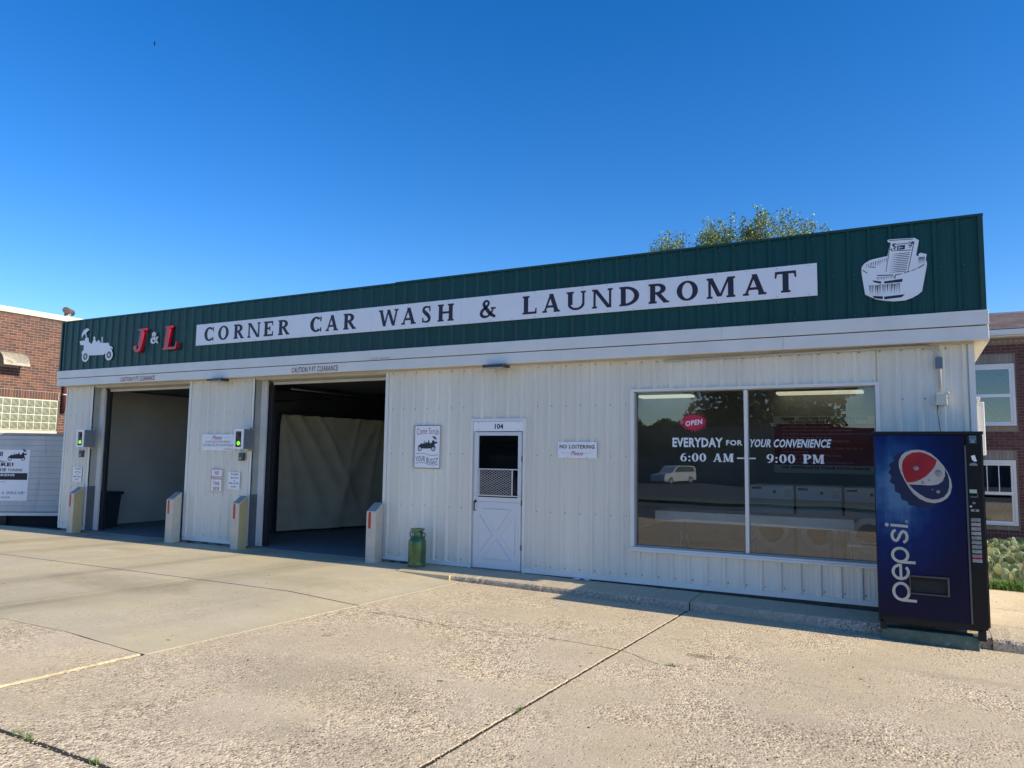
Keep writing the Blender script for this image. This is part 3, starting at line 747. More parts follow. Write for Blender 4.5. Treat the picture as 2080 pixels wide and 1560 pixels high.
part('door_room', B().box(-5.9, -5.1, .55, .6, .2, 2.2), DARK, bld)
part('hinge', B().box(-5.128, -5.112, -.035, -.02, .3, .38).box(-5.128, -5.112, -.035, -.02, 1.6, 1.68).box(-5.128, -5.112, -.035, -.02, .95, 1.03), SCREW, dr)
b = B().box(-6.012, -5.972, -.033, .03, -.02, 2.245).box(-5.10, -5.062, -.033, .03, -.02, 2.245).box(-5.972, -5.10, -.033, .03, 2.205, 2.245)
part('door_surround', b, TRIM, bld, bevel=.003)
part('door_surround', B().box(-5.971, -5.938, -.01, .03, 0, 2.05).box(-5.122, -5.101, -.01, .03, 0, 2.05), TRIMW, bld)
num = part('number_plate', B().box(-5.965, -5.087, -.03, -.005, 2.052, 2.2), SIGNW, bld)
part('house_number', txt(B(), '104', -5.585, -5.44, 2.085, 2.165, .0315, bold=.03), BLACK, num)
b = B()
for xx in (-5.87, -5.18):
    for z in (2.075, 2.18): b.disc(xx, z, .007, .007, .03, .034, 8)
part('screws', b, SCREW, num, kind='stuff')
part('door_sill', B().box(-5.97, -5.10, -.05, .0, -.018, -.004), mt('sill_alu', (.3, .3, .3), .4, metal=.7), bld)

# ---- shop window
win = part('window', B().box(-3.44, -.325, -.035, .02, 2.592, 2.632).box(-3.44, -.325, -.05, .02, .44, .48).box(-3.44, -3.385, -.033, .02, .48, 2.592).box(-.37, -.325, -.033, .02, .48, 2.592), TRIM, bld, bevel=.004, label='big two-pane shop window in a white metal frame')
FB = mt('frame_bronze', (.34, .33, .30), .5)
part('inner_frame', B().box(-3.385, -3.367, .0, .08, .5, 2.59).box(-.388, -.37, .0, .08, .5, 2.59).box(-3.384, -.371, .0, .08, .4805, .5).box(-3.384, -.371, .0, .08, 2.58, 2.5915), FB, win)
part('mullion', B().box(-1.91, -1.866, -.005, .09, .501, 2.579), TRIM, win, bevel=.004)
part('sill', B().box(-3.46, -.3, -.07, -.036, .425, .455), TRIM, win, bevel=.004)
GL = glass_mat('window_glass', (.86, .89, .89), .034, 1.5, .0010)
part('pane', B().box(-3.366, -1.911, .05, .056, .501, 2.579), GL, win)
part('pane', B().box(-1.865, -.389, .05, .056, .501, 2.579), GL, win)
# vinyl lettering on the outside of the panes
VW = mt('vinyl_white', (.74, .79, .82), .5, var=.03)
d = -.048; b = B()
txt(b, 'EVERYDAY', -2.865, -2.193, 1.835, 1.962, d, bold=.035, spacing=1.06); part('vinyl_lettering', b, VW, win); b = B(); txt(b, 'FOR', -2.15, -1.942, 1.862, 1.932, d, bold=.03, spacing=1.08); part('vinyl_lettering', b, VW, win); b = B()
txt(b, 'YOUR CONVENIENCE', -1.845, -.875, 1.84, 1.945, d, bold=.03, shear=.3, spacing=1.06); part('vinyl_lettering', b, VW, win); b = B()
serif_line(b, '6:00 AM', -2.757, -2.055, 1.645, 1.755, d); part('vinyl_lettering', b, VW, win); b = B(); serif_line(b, '9:00 PM', -1.645, -.96, 1.643, 1.755, d)
part('vinyl_lettering', b, VW, win); b = B(); b.rect(-2.013, -1.915, 1.688, 1.706, d, d+.0006);part('vinyl_dash', b, VW, win); b = B(); b.rect(-1.862, -1.778, 1.688, 1.706, d, d+.0006)
part('vinyl_dash', b, VW, win)
b = B(); cx, cz = -2.575, 2.168; n = 22; pts = []
rr = random.Random(3)
for i in range(n*2):
    a = math.pi*i/n; r_ = 1 if i % 2 == 0 else .66
    ex = rr.uniform(.86, 1.05) if i % 2 == 0 else 1
    pts.append((cx+.205*r_*ex*math.cos(a), cz+.135*r_*ex*math.sin(a)))
for i in range(len(pts)):
    j = (i+1) % len(pts); b.prism([(cx, cz), pts[i], pts[j]], d, d+.0005)
st = part('open_burst', b, mt('vinyl_red', (.55, .012, .06), .5), win)
b = B(); txt(b, 'OPEN', cx-.11, cx+.115, cz-.04, cz+.03, d+.0012, bold=.03, spacing=1.1, warp=lambda t: .03*(t-.5)+.0)
part('open_lettering', b, VW, win)

# ---- laundromat room
ROOM = mt('room_wall', (.34, .34, .32), .7)
part('room_wall', B().box(-6.79, .5, 3.2, 3.3, -.02, 3.05).box(-4.9, -4.8, .11, 3.19, -.02, 3.05), ROOM, bld)
part('room_floor', B().box(-6.79, .53, .05, 3.2, -.2, -.02), mt('room_floor_tile', (.07, .07, .065), .35), bld)
part('room_ceiling', B().box(-6.79, .53, .105, 3.2, 2.82, 2.86), mt('ceiling_tile', (.55, .55, .52), .8), bld)
LAMP = mt('lamp_tube', (1, .93, .68), .5, emit=.5)
lab = ('lit ceiling light behind the left pane of the shop window', 'lit ceiling light behind the right pane of the shop window')
for (x0, x1), l in zip(((-4.3, -3.35), (-1.95, -.65)), lab):
    t = thing('ceiling_light', ((x0+x1)/2, 3.0, 2.82), l, 'ceiling light', 'ceiling lights in the laundromat')
    part('housing', B().box(x0-.02, x1+.02, 2.88, 3.17, 2.79, 2.8195), ROOM, t); part('diffuser', B().box(x0, x1, 2.9, 3.15, 2.745, 2.789), LAMP, t, bevel=.015)
WB = mt('washer_steel', (.60, .60, .58), .4); WP = mt('washer_panel', (.86, .88, .90), .35); CHR = mt('chrome', (.75, .75, .75), .3, metal=.6)
DGL = mt('door_glass_dark', (.02, .025, .03), .08)
wl = ('steel front-load washer nearest the window mullion', 'steel front-load washer in the middle of the row behind the glass', 'steel front-load washer at the right end of the row, beside the vending machine')
t = thing('washing_machine', (-1.9, 2.4, -.02), wl[0], 'washing machine', 'washing machines inside the laundromat')
X0 = -2.22
part('body', B().box(X0, X0+.63, 2.02, 2.78, -.02, 1.0), WB, t, bevel=.01)
cp = part('control_panel', B().box(X0, X0+.63, 2.0, 2.7, 1.09, 1.30), WP, t, bevel=.008); part('tan_band', B().box(X0+.001, X0+.629, 2.005, 2.7, 1.0, 1.0895), mt('washer_tan', (.5, .42, .33), .5), t)
part('badge', B().box(X0+.03, X0+.17, 1.994, 1.999, 1.235, 1.265), BLACK, cp)
part('dial', B().disc(X0+.36, 1.2, .024, .024, -1.999, -1.98), BLACK, cp)
part('coin_slide', B().box(X0+.5, X0+.6, 1.985, 1.999, 1.13, 1.24), GALV, cp)
rg = part('door_ring', B().ring(X0+.315, .62, .25, .25, .17, .17, -2.02, -1.985, n=28), CHR, t); part('porthole', B().disc(X0+.315, .62, .17, .17, -2.02, -2.0, 24), DGL, rg)
for i in (1, 2):
    c = copy_tree(t, (.665*i, 0, 0)); c['label'] = wl[i]
TBL = mt('table_laminate', (.86, .88, .88), .45)
t = thing('folding_table', (-1.95, .8, -.02), 'long white laundry folding table standing behind the shop window', 'table')
part('table_top', B().box(-3.27, -.68, .6, 1.25, .90, .935), TBL, t, bevel=.004)
part('apron', B().box(-3.27, -.68, .58, .599, .795, .935), TBL, t, bevel=.003); part('edge_strip', B().box(-3.275, -3.245, .57, .579, .795, .935).box(-3.244, -.68, .57, .579, .925, .937), TBL, t)
for x in (-2.95, -2.0, -1.0):
    part('leg', B().tube([(x, .75, -.02), (x, .75, .9)], .018).tube([(x, 1.1, -.02), (x, 1.1, .9)], .018).tube([(x, .75, .5), (x+.18, .75, .88)], .012), GALV, t)
t = thing('laundry_cart', (-.5, .55, -.02), 'white wire laundry cart at the lower right corner of the window', 'laundry cart')
part('rim', B().tube([(-.74,.42,.63),(-.3,.42,.63),(-.3,.85,.63),(-.74,.85,.63),(-.74,.42,.63)], .014), TBL, t)
b = B()
for i in range(12): b.tube([(-.73+.035*i, .42, .62), (-.70+.031*i, .45, .36)], .003, 4)
for zz in (.36, .45, .54): b.tube([(-.72, .43, zz), (-.32, .43, zz)], .003, 4)
part('wire_basket', b, TBL, t); part('leg', B().tube([(-.7,.45,-.02),(-.7,.45,.6)], .01).tube([(-.33,.45,-.02),(-.33,.45,.6)], .01), GALV, t)
t = thing('rules_board', (-1.25, 3.18, 1.5), 'white and dark red laundry rules board on the wall behind the washers', 'sign')
part('board', B().box(-2.04, -.5, 3.17, 3.19, 1.47, 2.40), mt('board_white', (.62, .64, .62), .5), t)
part('red_field', B().box(-2.03, -.52, 3.165, 3.1695, 1.60, 2.27), mt('board_red', (.26, .015, .04), .5), t)
b = B(); txt(b, 'THANK - YOU FOR YOUR COOPERATION', -1.94, -.62, 2.335, 2.385, -3.164, bold=.03); txt(b, 'IN FOLLOWING THESE RULES:', -1.78, -.78, 2.28, 2.325, -3.164, bold=.03)
txt(b, 'WE APPRECIATE YOUR PATRONAGE', -1.93, -.6, 1.535, 1.58, -3.164, bold=.03); part('heading', b, BLACK, t)
b = B(); lines = ['NO Food In Laundry Area', 'Use Waste Baskets For Your Garbage', 'Do NOT Start Washing Machines After 8:00 p.m.', '(Closing time is 9 p.m.)', 'Do NOT Use Accelerants Of Lint Or', 'Clothes', 'Do NOT Allow Children To Climb On Or In', 'Any Equipment', 'Do NOT Overload Your Machines', 'Do Call If You Are', 'Having A Problem With Our Equipment']
for i, l in enumerate(lines): txt(b, l, -1.9, -1.9+.031*len(l), 2.205-.058*i, 2.238-.058*i, -3.1642, bold=.02)
part('rules_text', b, mt('board_pink', (.5, .38, .4), .5), t)

# ================================================================= SIGNS ON THE FRONT
sg = thing('sign_board', (-6.55, -.19, 3.9), 'long white board with navy serif capitals reading CORNER CAR WASH & LAUNDROMAT', 'sign')
cuts = [-12.133, -9.12, -6.118, -3.116, -.967]
for a, e in zip(cuts, cuts[1:]): part('board_panel', B().box(a+.001, e-.0015, -.203, -.186, 3.706, 4.112), SIGNW, sg)
L = [('C',-11.901,-11.642),('O',-11.524,-11.242),('R',-11.107,-10.841),('N',-10.746,-10.427),('E',-10.338,-10.105),('R',-9.98,-9.707),('C',-9.223,-8.961),('A',-8.867,-8.588),('R',-8.475,-8.204),
     ('W',-7.723,-7.324),('A',-7.262,-6.975),('S',-6.863,-6.682),('H',-6.558,-6.257),('&',-5.796,-5.507),('L',-5.049,-4.816),('A',-4.722,-4.438),('U',-4.335,-4.036),('N',-3.941,-3.632),('D',-3.533,-3.246),
     ('R',-3.113,-2.828),('O',-2.724,-2.438),('M',-2.323,-1.955),('A',-1.86,-1.569),('T',-1.467,-1.207)]
for c, a, e in L:
    b = B(); E_ = .0032
    b.m(1)
    for k in range(8):
        an = math.pi*k/4; put_glyph(b, c, a+E_, e-E_, 3.777, 4.043, .2035, .2045, dx=E_*math.cos(an), dz=E_*math.sin(an), k0=k*1.3)
    b.m(0); put_glyph(b, c, a+E_, e-E_, 3.777, 4.043, .2035, .2062)
    part('letter', b, [NAVY, RED], sg)
b = B()
for i in range(30):
    xx = -12.05+i*.379
    for z in (4.09, 3.727): b.disc(xx, z, .006, .006, .2032, .2062, 8)
part('screws', b, GREYP, sg, kind='stuff')
def channel(c, x0, x1, z0, z1, mat, name, label, d1=.255, sl=.0):
    b = B(); put_glyph(b, c, x0, x1, z0, z1, .19, d1, slant=sl)
    me = b; return solo(name, me, mat, ((x0+x1)/2, -.19, z0), label, 'letter sign', bevel=0)
channel('J', -13.95, -13.62, 3.665, 4.135, REDP, 'channel_letter', 'raised glossy red letter J on the green parapet', sl=.14)
channel('&', -13.465, -13.24, 3.825, 4.05, SIGNW, 'channel_letter', 'small white ampersand between the red letters J and L', .215)
channel('L', -13.03, -12.64, 3.665, 4.135, REDP, 'channel_letter', 'raised glossy red letter L on the green parapet', sl=.12)

CARSIL = [(-15.832,4.013),(-15.699,4.02),(-15.649,4.009),(-15.657,4.057),(-15.617,4.081),(-15.55,4.077),(-15.517,4.042),(-15.518,3.991),(-15.455,3.95),(-15.394,3.932),(-15.376,3.982),(-15.347,4.011),(-15.363,4.067),(-15.333,4.09),(-15.295,4.069),(-15.299,4.019),(-15.256,3.975),(-15.228,3.957),(-15.176,4.011),(-15.104,3.94),(-15.068,3.934),(-15.081,4.06),(-15.049,4.058),(-15.032,3.928),(-14.825,3.92),(-14.803,3.858),(-14.713,3.833),(-14.67,3.785),(-14.75,3.801),(-14.70,3.76),(-14.73,3.70),(-14.92,3.704),(-14.99,3.674),(-15.432,3.684),(-15.50,3.70),(-15.70,3.70),(-15.738,3.767),(-15.67,3.815),(-15.675,3.918),(-15.799,3.929)]
UMB = [(-15.772,4.078),(-15.769,4.171),(-15.717,4.24),(-15.638,4.276),(-15.572,4.278),(-15.506,4.244),(-15.563,4.223),(-15.606,4.197),(-15.628,4.182),(-15.591,4.087),(-15.617,4.083),(-15.656,4.168),(-15.72,4.143),(-15.749,4.108)]
def tourer(parent, org, sc, d, m_body, m_hub, flip=1, frame=FRONT, det=True, th=.006):
    """open vintage car silhouette with parasol; org = centre, sc = scale"""
    T = lambda p: (org[0]+flip*(p[0]+15.25)*sc, org[1]+(p[1]-3.85)*sc)
    b = B(); b.prism([T(p) for p in CARSIL], d, d+th, frame); b.prism([T(p) for p in UMB], d, d+th, frame); part('car_shape', b, m_body, parent)
    for (cx, cz) in ((-15.595, 3.668), (-14.793, 3.664)):
        c = T((cx, cz)); r_ = .122*sc
        wb = B(); wb.ring(c[0], c[1], r_, r_*.95, r_*.66, r_*.62, d, d+th*1.15, n=22, frame=frame); wh = part('wheel', wb, m_body, parent)
        if det:
            b = B(); b.disc(c[0], c[1], r_*.68, r_*.64, d, d+th*1.02, 18, frame); part('hub', b, m_hub, wh)
            b = B()
            for k in range(8):
                a = math.pi*k/4+.1; e = (c[0]+math.cos(a)*r_*.66, c[1]+math.sin(a)*r_*.62); nx_, nz_ = -math.sin(a)*r_*.03, math.cos(a)*r_*.03
                b.prism([(c[0]+nx_, c[1]+nz_), (c[0]-nx_, c[1]-nz_), (e[0]-nx_, e[1]-nz_), (e[0]+nx_, e[1]+nz_)], d, d+th*(1.1+.01*k), frame)
            b.disc(c[0], c[1], r_*.14, r_*.14, d, d+th*1.3, 10, frame); part('spokes', b, m_body, wh)
t = thing('car_cutout_sign', (-15.25, -.19, 3.55), 'flat white cutout of a vintage open car with parasol on the green parapet', 'sign')
tourer(t, (-15.25, 3.85), 1.0, .187, SIGNW, NAVY)
b = B(); b.m(0)
# washtub cutout
TUB = [(-.183,4.302),(-.161,4.309),(.103,4.295),(.146,4.262),(.143,4.242),(.112,4.085),(.136,4.07),(.137,4.098),(.158,4.11),(.22,4.087),(.208,4.025),(.219,3.991),(.218,3.959),(.159,3.657),(.118,3.62),(.053,3.585),(-.018,3.563),(-.126,3.56),(-.226,3.575),(-.321,3.601),(-.393,3.641),(-.439,3.67),(-.456,3.805),(-.471,3.932),(-.469,4.0),(-.442,4.043),(-.374,4.082),(-.292,4.097),(-.187,4.111),(-.154,4.265),(-.179,4.283)]
t = thing('washtub_cutout_sign', (-.12, -.19, 3.56), 'white cutout of a wooden washtub with a washboard at the right end of the parapet', 'sign')
part('tub_shape', B().prism(TUB, .186, .197), SIGNW, t)
DET = [[(-.165,4.298),(.085,4.288),(.085,4.280),(-.165,4.291)],[(.092,4.25),(.10,4.25),(.024,3.902),(.017,3.902)],[(-.154,4.269),(-.147,4.268),(-.205,3.92),(-.211,3.921)],
 [(-.358,3.833),(-.263,3.811),(-.264,3.785),(-.337,3.806)],[(-.231,3.808),(-.036,3.822),(-.042,3.785),(-.231,3.783)],[(-.36,3.646),(-.25,3.63),(-.251,3.596),(-.342,3.615)],[(-.236,3.625),(-.017,3.635),(-.053,3.602),(-.237,3.592)],
 [(-.081,4.222),(.002,4.222),(-.003,4.172),(-.084,4.173)],[(-.149,4.173),(.064,4.158),(.063,4.15),(-.151,4.166)],[(-.305,3.892),(-.131,3.881),(-.131,3.870),(-.305,3.881)],
 [(-.116,3.878),(-.037,3.888),(-.037,3.880),(-.108,3.868),(-.112,3.83),(-.121,3.83)],[(-.023,3.892),(.042,3.907),(.041,3.898),(-.023,3.883)],[(.056,3.912),(.109,3.93),(.109,3.923),(.056,3.903)],[(.12,3.935),(.191,3.972),(.193,3.962),(.123,3.924)],
 [(-.455,3.971),(-.408,3.93),(-.411,3.922),(-.457,3.96)],[(-.394,4.006),(-.317,3.99),(-.319,3.981),(-.394,3.998)]]
b = B()
for k, q in enumerate(DET): b.prism(q, .197, .1978+k*3e-5)
for i in range(11):
    f = i/10; z = 4.125-f*.215; xa = -.148-f*.035; xb = .05-f*.045
    b.prism([(xa, z), (xa+.08, z-.004), (xb, z-.0045), (xb, z+.003), (xa+.09, z+.004)], .197, .1977+i*1e-5)
rr = random.Random(11)
for i in range(22):
    x = -.395+i*.0155; top = 3.775+.004*math.sin(i); bot = 3.66+rr.uniform(-.02, .02); wd = rr.uniform(.005, .0125); sl_ = rr.uniform(-.012, .012)
    b.prism([(x, top), (x+wd, top-.004), (x+wd*.3+sl_, bot)], .197, .1979+i*1e-5)
for i in range(12):
    x = -.42+i*.0195; z1 = 4.035+i*.0045; wd = rr.uniform(.005, .011); b.prism([(x, z1), (x+wd, z1), (x+rr.uniform(0, .015), z1-rr.uniform(.04, .07))], .197, .1979+i*1e-5)
for i in range(14):
    x = -.31+i*.014; wd = rr.uniform(.005, .011); b.prism([(x, 3.862), (x+wd, 3.862), (x+wd*.6, 3.862-rr.uniform(.015, .035))], .197, .1979+i*1e-5)
for i in range(10):
    x = .135+i*.0065; b.prism([(x, 4.06), (x+.005, 4.06), (x+rr.uniform(-.004, .006), 3.985-rr.uniform(0, .02))], .197, .1979+i*1e-5)
for i in range(26):
    sx = -.145 if i % 2 else .035; x = sx+rr.uniform(0, .05); z = 4.185+rr.uniform(0, .07); r_ = rr.uniform(.005, .011)
    b.disc(x, z, r_, r_, .197, .1979+i*1e-5, 6)
b.prism([(-.09, 4.243), (.075, 4.243), (.07, 4.235), (-.088, 4.236)], .197, .1985)
part('ink_drawing', b, NAVY, t)
b = B(); b.prism([(-.07,4.212),(-.055,4.212),(-.055,4.19),(-.02,4.195),(-.02,4.2),(-.048,4.2),(-.062,4.182),(-.07,4.182)], .1985, .199); part('board_window', b, SIGNW, t)

def plate(name, x0, x1, z0, z1, label, lines, mat=SIGNW, border=None, d=.031, rules=()):
    t = thing(name, ((x0+x1)/2, -.02, z0), label, 'sign')
    part('plate', B().rect(x0, x1, z0, z1, d-.004, d), mat, t, bevel=.001)
    if border:
        bw = .011; b = B(); m_ = .002
        for q in ((x0+m_, x1-m_, z1-bw, z1-m_), (x0+m_, x1-m_, z0+m_, z0+bw), (x0+m_, x0+bw, z0+bw, z1-bw), (x1-bw, x1-m_, z0+bw, z1-bw)): b.rect(*q, d, d+.0008)
        part('border', b, border, t)
    for l in lines:
        b = B(); txt(b, l[0], *l[1], d+.0012, **l[3]); part('lettering', b, l[2], t)
    if rules:
        b = B()
        for q in rules: b.rect(*q, d, d+.0008)
        part('rule_line', b, GREYP, t)
    b = B()
    for xx in (x0+.25*(x1-x0), x0+.75*(x1-x0)):
        for z in (z0+.012, z1-.012): b.disc(xx, z, .005, .005, d, d+.003, 6)
    part('screws', b, SCREW, t, kind='stuff'); return t
t = plate('wall_sign', -7.066, -6.565, 1.463, 2.152, 'white buggy wash sign with vintage car drawing left of the white door', [], border=BLACK)
C1 = lambda k: (lambda t_: k*math.sin(t_*math.pi))
part('lettering', txt(B(), 'Come Scrub', -7.02, -6.605, 1.995, 2.095, .0322, bold=.0, spacing=1.08, warp=C1(.016)), REDD, t)
part('lettering', txt(B(), 'YOUR BUGGY', -7.03, -6.605, 1.557, 1.645, .0322, bold=.005, spacing=1.1, warp=lambda t_: .022*math.sin(t_*2*math.pi)), NAVY, t)
b = B()
for z in (1.685, 1.535):
    for i in range(16):
        f = i/16; g_ = (i+1)/16; x0 = -7.035+f*.435; x1 = -7.035+g_*.435; za = z+.018*math.sin(f*6.28); zb = z+.018*math.sin(g_*6.28)
        b.prism([(x0, za), (x1, zb), (x1, zb+.006), (x0, za+.006)], .031, .0318)
part('wave_line', b, NAVY, t)
tourer(t, (-6.81, 1.835), .325, .031, NAVY, SIGNW, flip=-1, th=.001)
plate('wall_sign', -4.535, -3.93, 1.665, 1.898, 'white NO LOITERING sign between the door and the shop window', [('NO LOITERING', (-4.505, -3.965, 1.80, 1.857), BLACK, dict(bold=.03, spacing=1.15)), ('Please', (-4.33, -4.135, 1.705, 1.765), REDD, dict(shear=.45, bold=.005))],
      rules=((-4.48, -4.345, 1.738, 1.741), (-4.12, -3.985, 1.738, 1.741)))
plate('wall_sign', -12.02, -11.12, 1.70, 2.008, 'white sign asking not to block the doorways, beside the signal light', [('Please', (-11.75, -11.48, 1.91, 1.985), REDD, dict(shear=.45, bold=.01)), ('DO NOT BLOCK THE DOORWAYS', (-11.92, -11.25, 1.845, 1.888), BLACK, dict(bold=.0, spacing=1.1)),
      ('WE THANK YOU FOR YOUR PATRONAGE', (-11.98, -11.16, 1.78, 1.825), BLACK, dict(bold=.0, spacing=1.1)), ('The Management', (-11.4, -11.15, 1.715, 1.745), BLACK, dict(shear=.3))], rules=((-11.94, -11.78, 1.945, 1.948), (-11.45, -11.28, 1.945, 1.948)))
plate('wall_sign', -11.715, -11.42, .922, 1.355, 'small NO PARKING THIS SIDE sign on the pier between the bays', [('NO', (-11.62, -11.50, 1.245, 1.32), REDD, dict(bold=.02, spacing=1.1)), ('PARKING', (-11.70, -11.435, 1.155, 1.225), REDD, dict(bold=.012, spacing=1.1)),
      ('THIS', (-11.65, -11.48, 1.05, 1.12), REDD, dict(bold=.02, spacing=1.1)), ('SIDE', (-11.65, -11.48, .95, 1.025), REDD, dict(bold=.02, spacing=1.1))], border=mt('faded_red', (.4, .16, .18), .6), d=.036)
for xo, lb in ((-11.27, 'white PUSH BUTTON TO OPEN or CLOSE DOOR sign beside the NO PARKING sign'), (-16.015, 'white PUSH BUTTON TO OPEN or CLOSE DOOR sign at the far left pier')):
    plate('wall_sign', xo, xo+.31, .988, 1.305, lb, [('PUSH', (xo+.09, xo+.27, 1.25, 1.28), BLACK, dict(bold=.03, spacing=1.15)), ('BUTTON', (xo+.08, xo+.27, 1.185, 1.215), BLACK, dict(bold=.03, spacing=1.15)), ('TO', (xo+.14, xo+.2, 1.14, 1.16), BLACK, dict(bold=.03, spacing=1.15)),
          ('OPEN or CLOSE', (xo+.03, xo+.28, 1.085, 1.12), BLACK, dict(bold=.02, spacing=1.1)), ('DOOR', (xo+.09, xo+.22, 1.025, 1.055), BLACK, dict(bold=.03, spacing=1.15))])

# signal lights
GLOW = mt('signal_green_lit', (.25, .9, .03), .4, emit=.8); REDOFF = mt('signal_red_unlit', (.09, .012, .012), .2)
def signal(x0, label):
    t = thing('signal_light', (x0+.12, 0, 1.735), label, 'signal light', 'red and green signal boxes beside the bays')
    part('housing', B().box(x0, x0+.24, -.27, -.022, 1.735, 2.095), GALV, t, bevel=.006)
    part('bezel', B().box(x0, x0+.24, -.285, -.271, 2.055, 2.095).box(x0, x0+.24, -.285, -.271, 1.735, 1.77).box(x0, x0+.045, -.285, -.271, 1.77, 2.055).box(x0+.195, x0+.24, -.285, -.271, 1.77, 2.055), SIGNW, t)
    part('lens_panel', B().box(x0+.045, x0+.195, -.2745, -.2715, 1.77, 2.055), RUBR, t)
    for z, m_, n_ in ((1.98, REDOFF, 'red_lens'), (1.84, GLOW, 'green_lens')):
        b = B(); b.lathe([(.038, 0), (.036, .008), (.026, .018), (.01, .023)], (0, 0, 0), 16)
        for v in b.v: v.xyz = (x0+.12+v.x, -.275-v.z, z+v.y)
        part(n_, b, m_, t)
    part('bracket', B().box(x0+.16, x0+.28, -.06, -.022, 2.0955, 2.13).box(x0+.12, x0+.26, -.05, -.0221, 1.70, 1.7345), mt('bracket_rust', (.30, .27, .2), .6, var=.2), t)
    return t
signal(-10.885, 'grey signal box with a lit green lamp beside the curtained bay')
signal(-15.565, 'grey signal box with a lit green lamp at the far left pier')
for x0, lb in ((-10.975, 'small dark push button box under the signal light beside the curtained bay'), (-15.785, 'small dark push button box under the far left signal light')):
    t = thing('push_button', (x0+.06, 0, 1.52), lb, 'push button'); part('box', B().box(x0, x0+.12, -.075, -.02, 1.52, 1.665), mt('button_box', (.07, .075, .08), .5), t, bevel=.006)
    part('button', B().disc(x0+.06, 1.565, .02, .02, .075, .085, 12), GALV, t)
# flood lights under the fascia
for x0, lb in ((-11.62, 'slim dark floodlight under the fascia between the two bays'), (-5.65, 'slim dark floodlight under the fascia above the white door')):
    t = thing('flood_light', (x0+.15, -.2, 3.05), lb, 'flood light', 'flood lights under the fascia')
    b = B(); b.box(x0, x0+.36, -.34, -.12, 2.995, 3.035); part('body', b, mt('lamp_bronze', (.05, .055, .06), .35, metal=.4), t, bevel=.008)
    part('lens', B().box(x0+.03, x0+.33, -.32, -.14, 2.988, 2.9945), GALV, t); part('arm', B().box(x0+.14, x0+.22, -.2, -.16, 3.0351, 3.056), SCREW, t)

# conduit, junction box, outlet, cable
t = thing('conduit_run', (.3, -.05, 2.33), 'thin grey electric conduit bending down from the eave at the right end of the wall', 'conduit')
b = B(); pa = [(-2.95, -.05, 3.0), (-.1, -.05, 3.03), (.16, -.05, 3.03)]+[(.16+.15*math.sin(a), -.05, 2.88+.15*math.cos(a)) for a in (.3, .6, .9, 1.2, 1.5)]+[(.312, -.05, 2.5)]
b.tube(pa, .016, 8); part('pipe', b, mt('conduit_paint', (.5, .51, .5), .45), t)
part('junction_box', B().box(.268, .34, -.085, -.022, 2.763, 2.893), mt('box_blue_grey', (.13, .17, .22), .45), t, bevel=.004)
part('outlet_box', B().prism([(.262, 2.475), (.372, 2.475), (.372, 2.335), (.268, 2.335), (.235, 2.355), (.262, 2.385)], .022, .1).box(.365, .395, -.1, -.03, 2.46, 2.49), mt('box_ivory', (.72, .69, .55), .45), t, bevel=.006)
solo('power_cable', B().tube([(.275, -.07, 2.36), (.272, -.1, 2.25), (.285, -.16, 2.1), (.295, -.3, 1.99)], .006, 6), RUBR, (.27, -.07, 2.0), 'black power cable hanging from the ivory outlet box to the vending machine', 'cable')
t = thing('wall_cabinet', (.70, .5, 1.76), 'white metal cabinet fixed to the sunlit right end wall', 'cabinet')
part('body', B().box(.66, .745, .15, .85, 1.77, 2.38), TRIM, t, bevel=.008); part('hood', B().box(.66, .70, .05, .9, 2.385, 2.43), TRIM, t, bevel=.005)

# ================================================================= BOLLARDS
def bollard(x, y, yel, label):
    t = thing('bollard', (x+.09, y+.1, -.05), label, 'bollard', 'concrete bollards beside the bay openings')
    w_, dp, zf, zb = .185, .20, .76, .895
    b = B(); n = 0
    P = [(x,y,-.06),(x+w_,y,-.06),(x+w_,y+dp,-.06),(x,y+dp,-.06),(x,y,zf),(x+w_,y,zf),(x+w_,y+dp,zb),(x,y+dp,zb)]
    b.v = [Vector(p) for p in P]
    for q, m_ in (((0,3,2,1),0),((4,5,6,7),2),((0,1,5,4),0),((1,2,6,5),1),((2,3,7,6),0),((3,0,4,7),0)): b.m(m_).face(list(q))
    part('post', b, [BOLL, BOLLY if yel else BOLL, BOLLT], t, bevel=.011)
    part('red_strip', B().box(x+.045, x+.095, y-.003, y-.0005, zf-.27, zf-.01), RTAPE, t); part('silver_strip', B().box(x+.045, x+.09, y-.003, y-.0005, zf-.40, zf-.271), WTAPE, t)
    return t
bollard(-15.70, -.285, True, 'cream bollard with a yellow side at the far left pier')
bollard(-12.62, -.28, False, 'cream bollard at the right side of the open left bay')
bollard(-10.83, -.30, True, 'cream bollard with a yellow side between the bay openings')
bollard(-7.80, -.27, False, 'cream bollard nearest the milk can, at the curtained bay')

# ================================================================= MILK CAN
t = thing('milk_can', (-6.79, -.27, -.05), 'old green painted metal milk can standing against the white wall', 'milk can')
MC = M('can_green', (.06, .135, .05), .3, metal=.3, var=.35, scale=7, dirt=((.22, .12, .06), .8, 9, .6), coat=.3)
MCR = M('can_rust', (.16, .10, .05), .6, var=.4, scale=18, dirt=((.08, .2, .07), .9, 14, .5))
part('body', B().lathe([(.132,0),(.137,.01),(.137,.06),(.135,.07),(.137,.10),(.137,.375),(.134,.40),(.115,.435),(.092,.465),(.084,.49),(.082,.545),(.084,.55)], (-6.79,-.27,-.04), 40), MC, t)
part('foot_band', B().lathe([(.138,0),(.1385,.05),(.137,.055)], (-6.79,-.27,-.041), 40), MCR, t)
part('lid', B().lathe([(.086,0),(.106,.01),(.112,.022),(.108,.034),(.098,.034),(.09,.022),(.03,.016),(.001,.016)], (-6.79,-.27,.51), 40), mt('can_lid', (.20, .26, .15), .35, metal=.4, var=.3, scale=12), t)
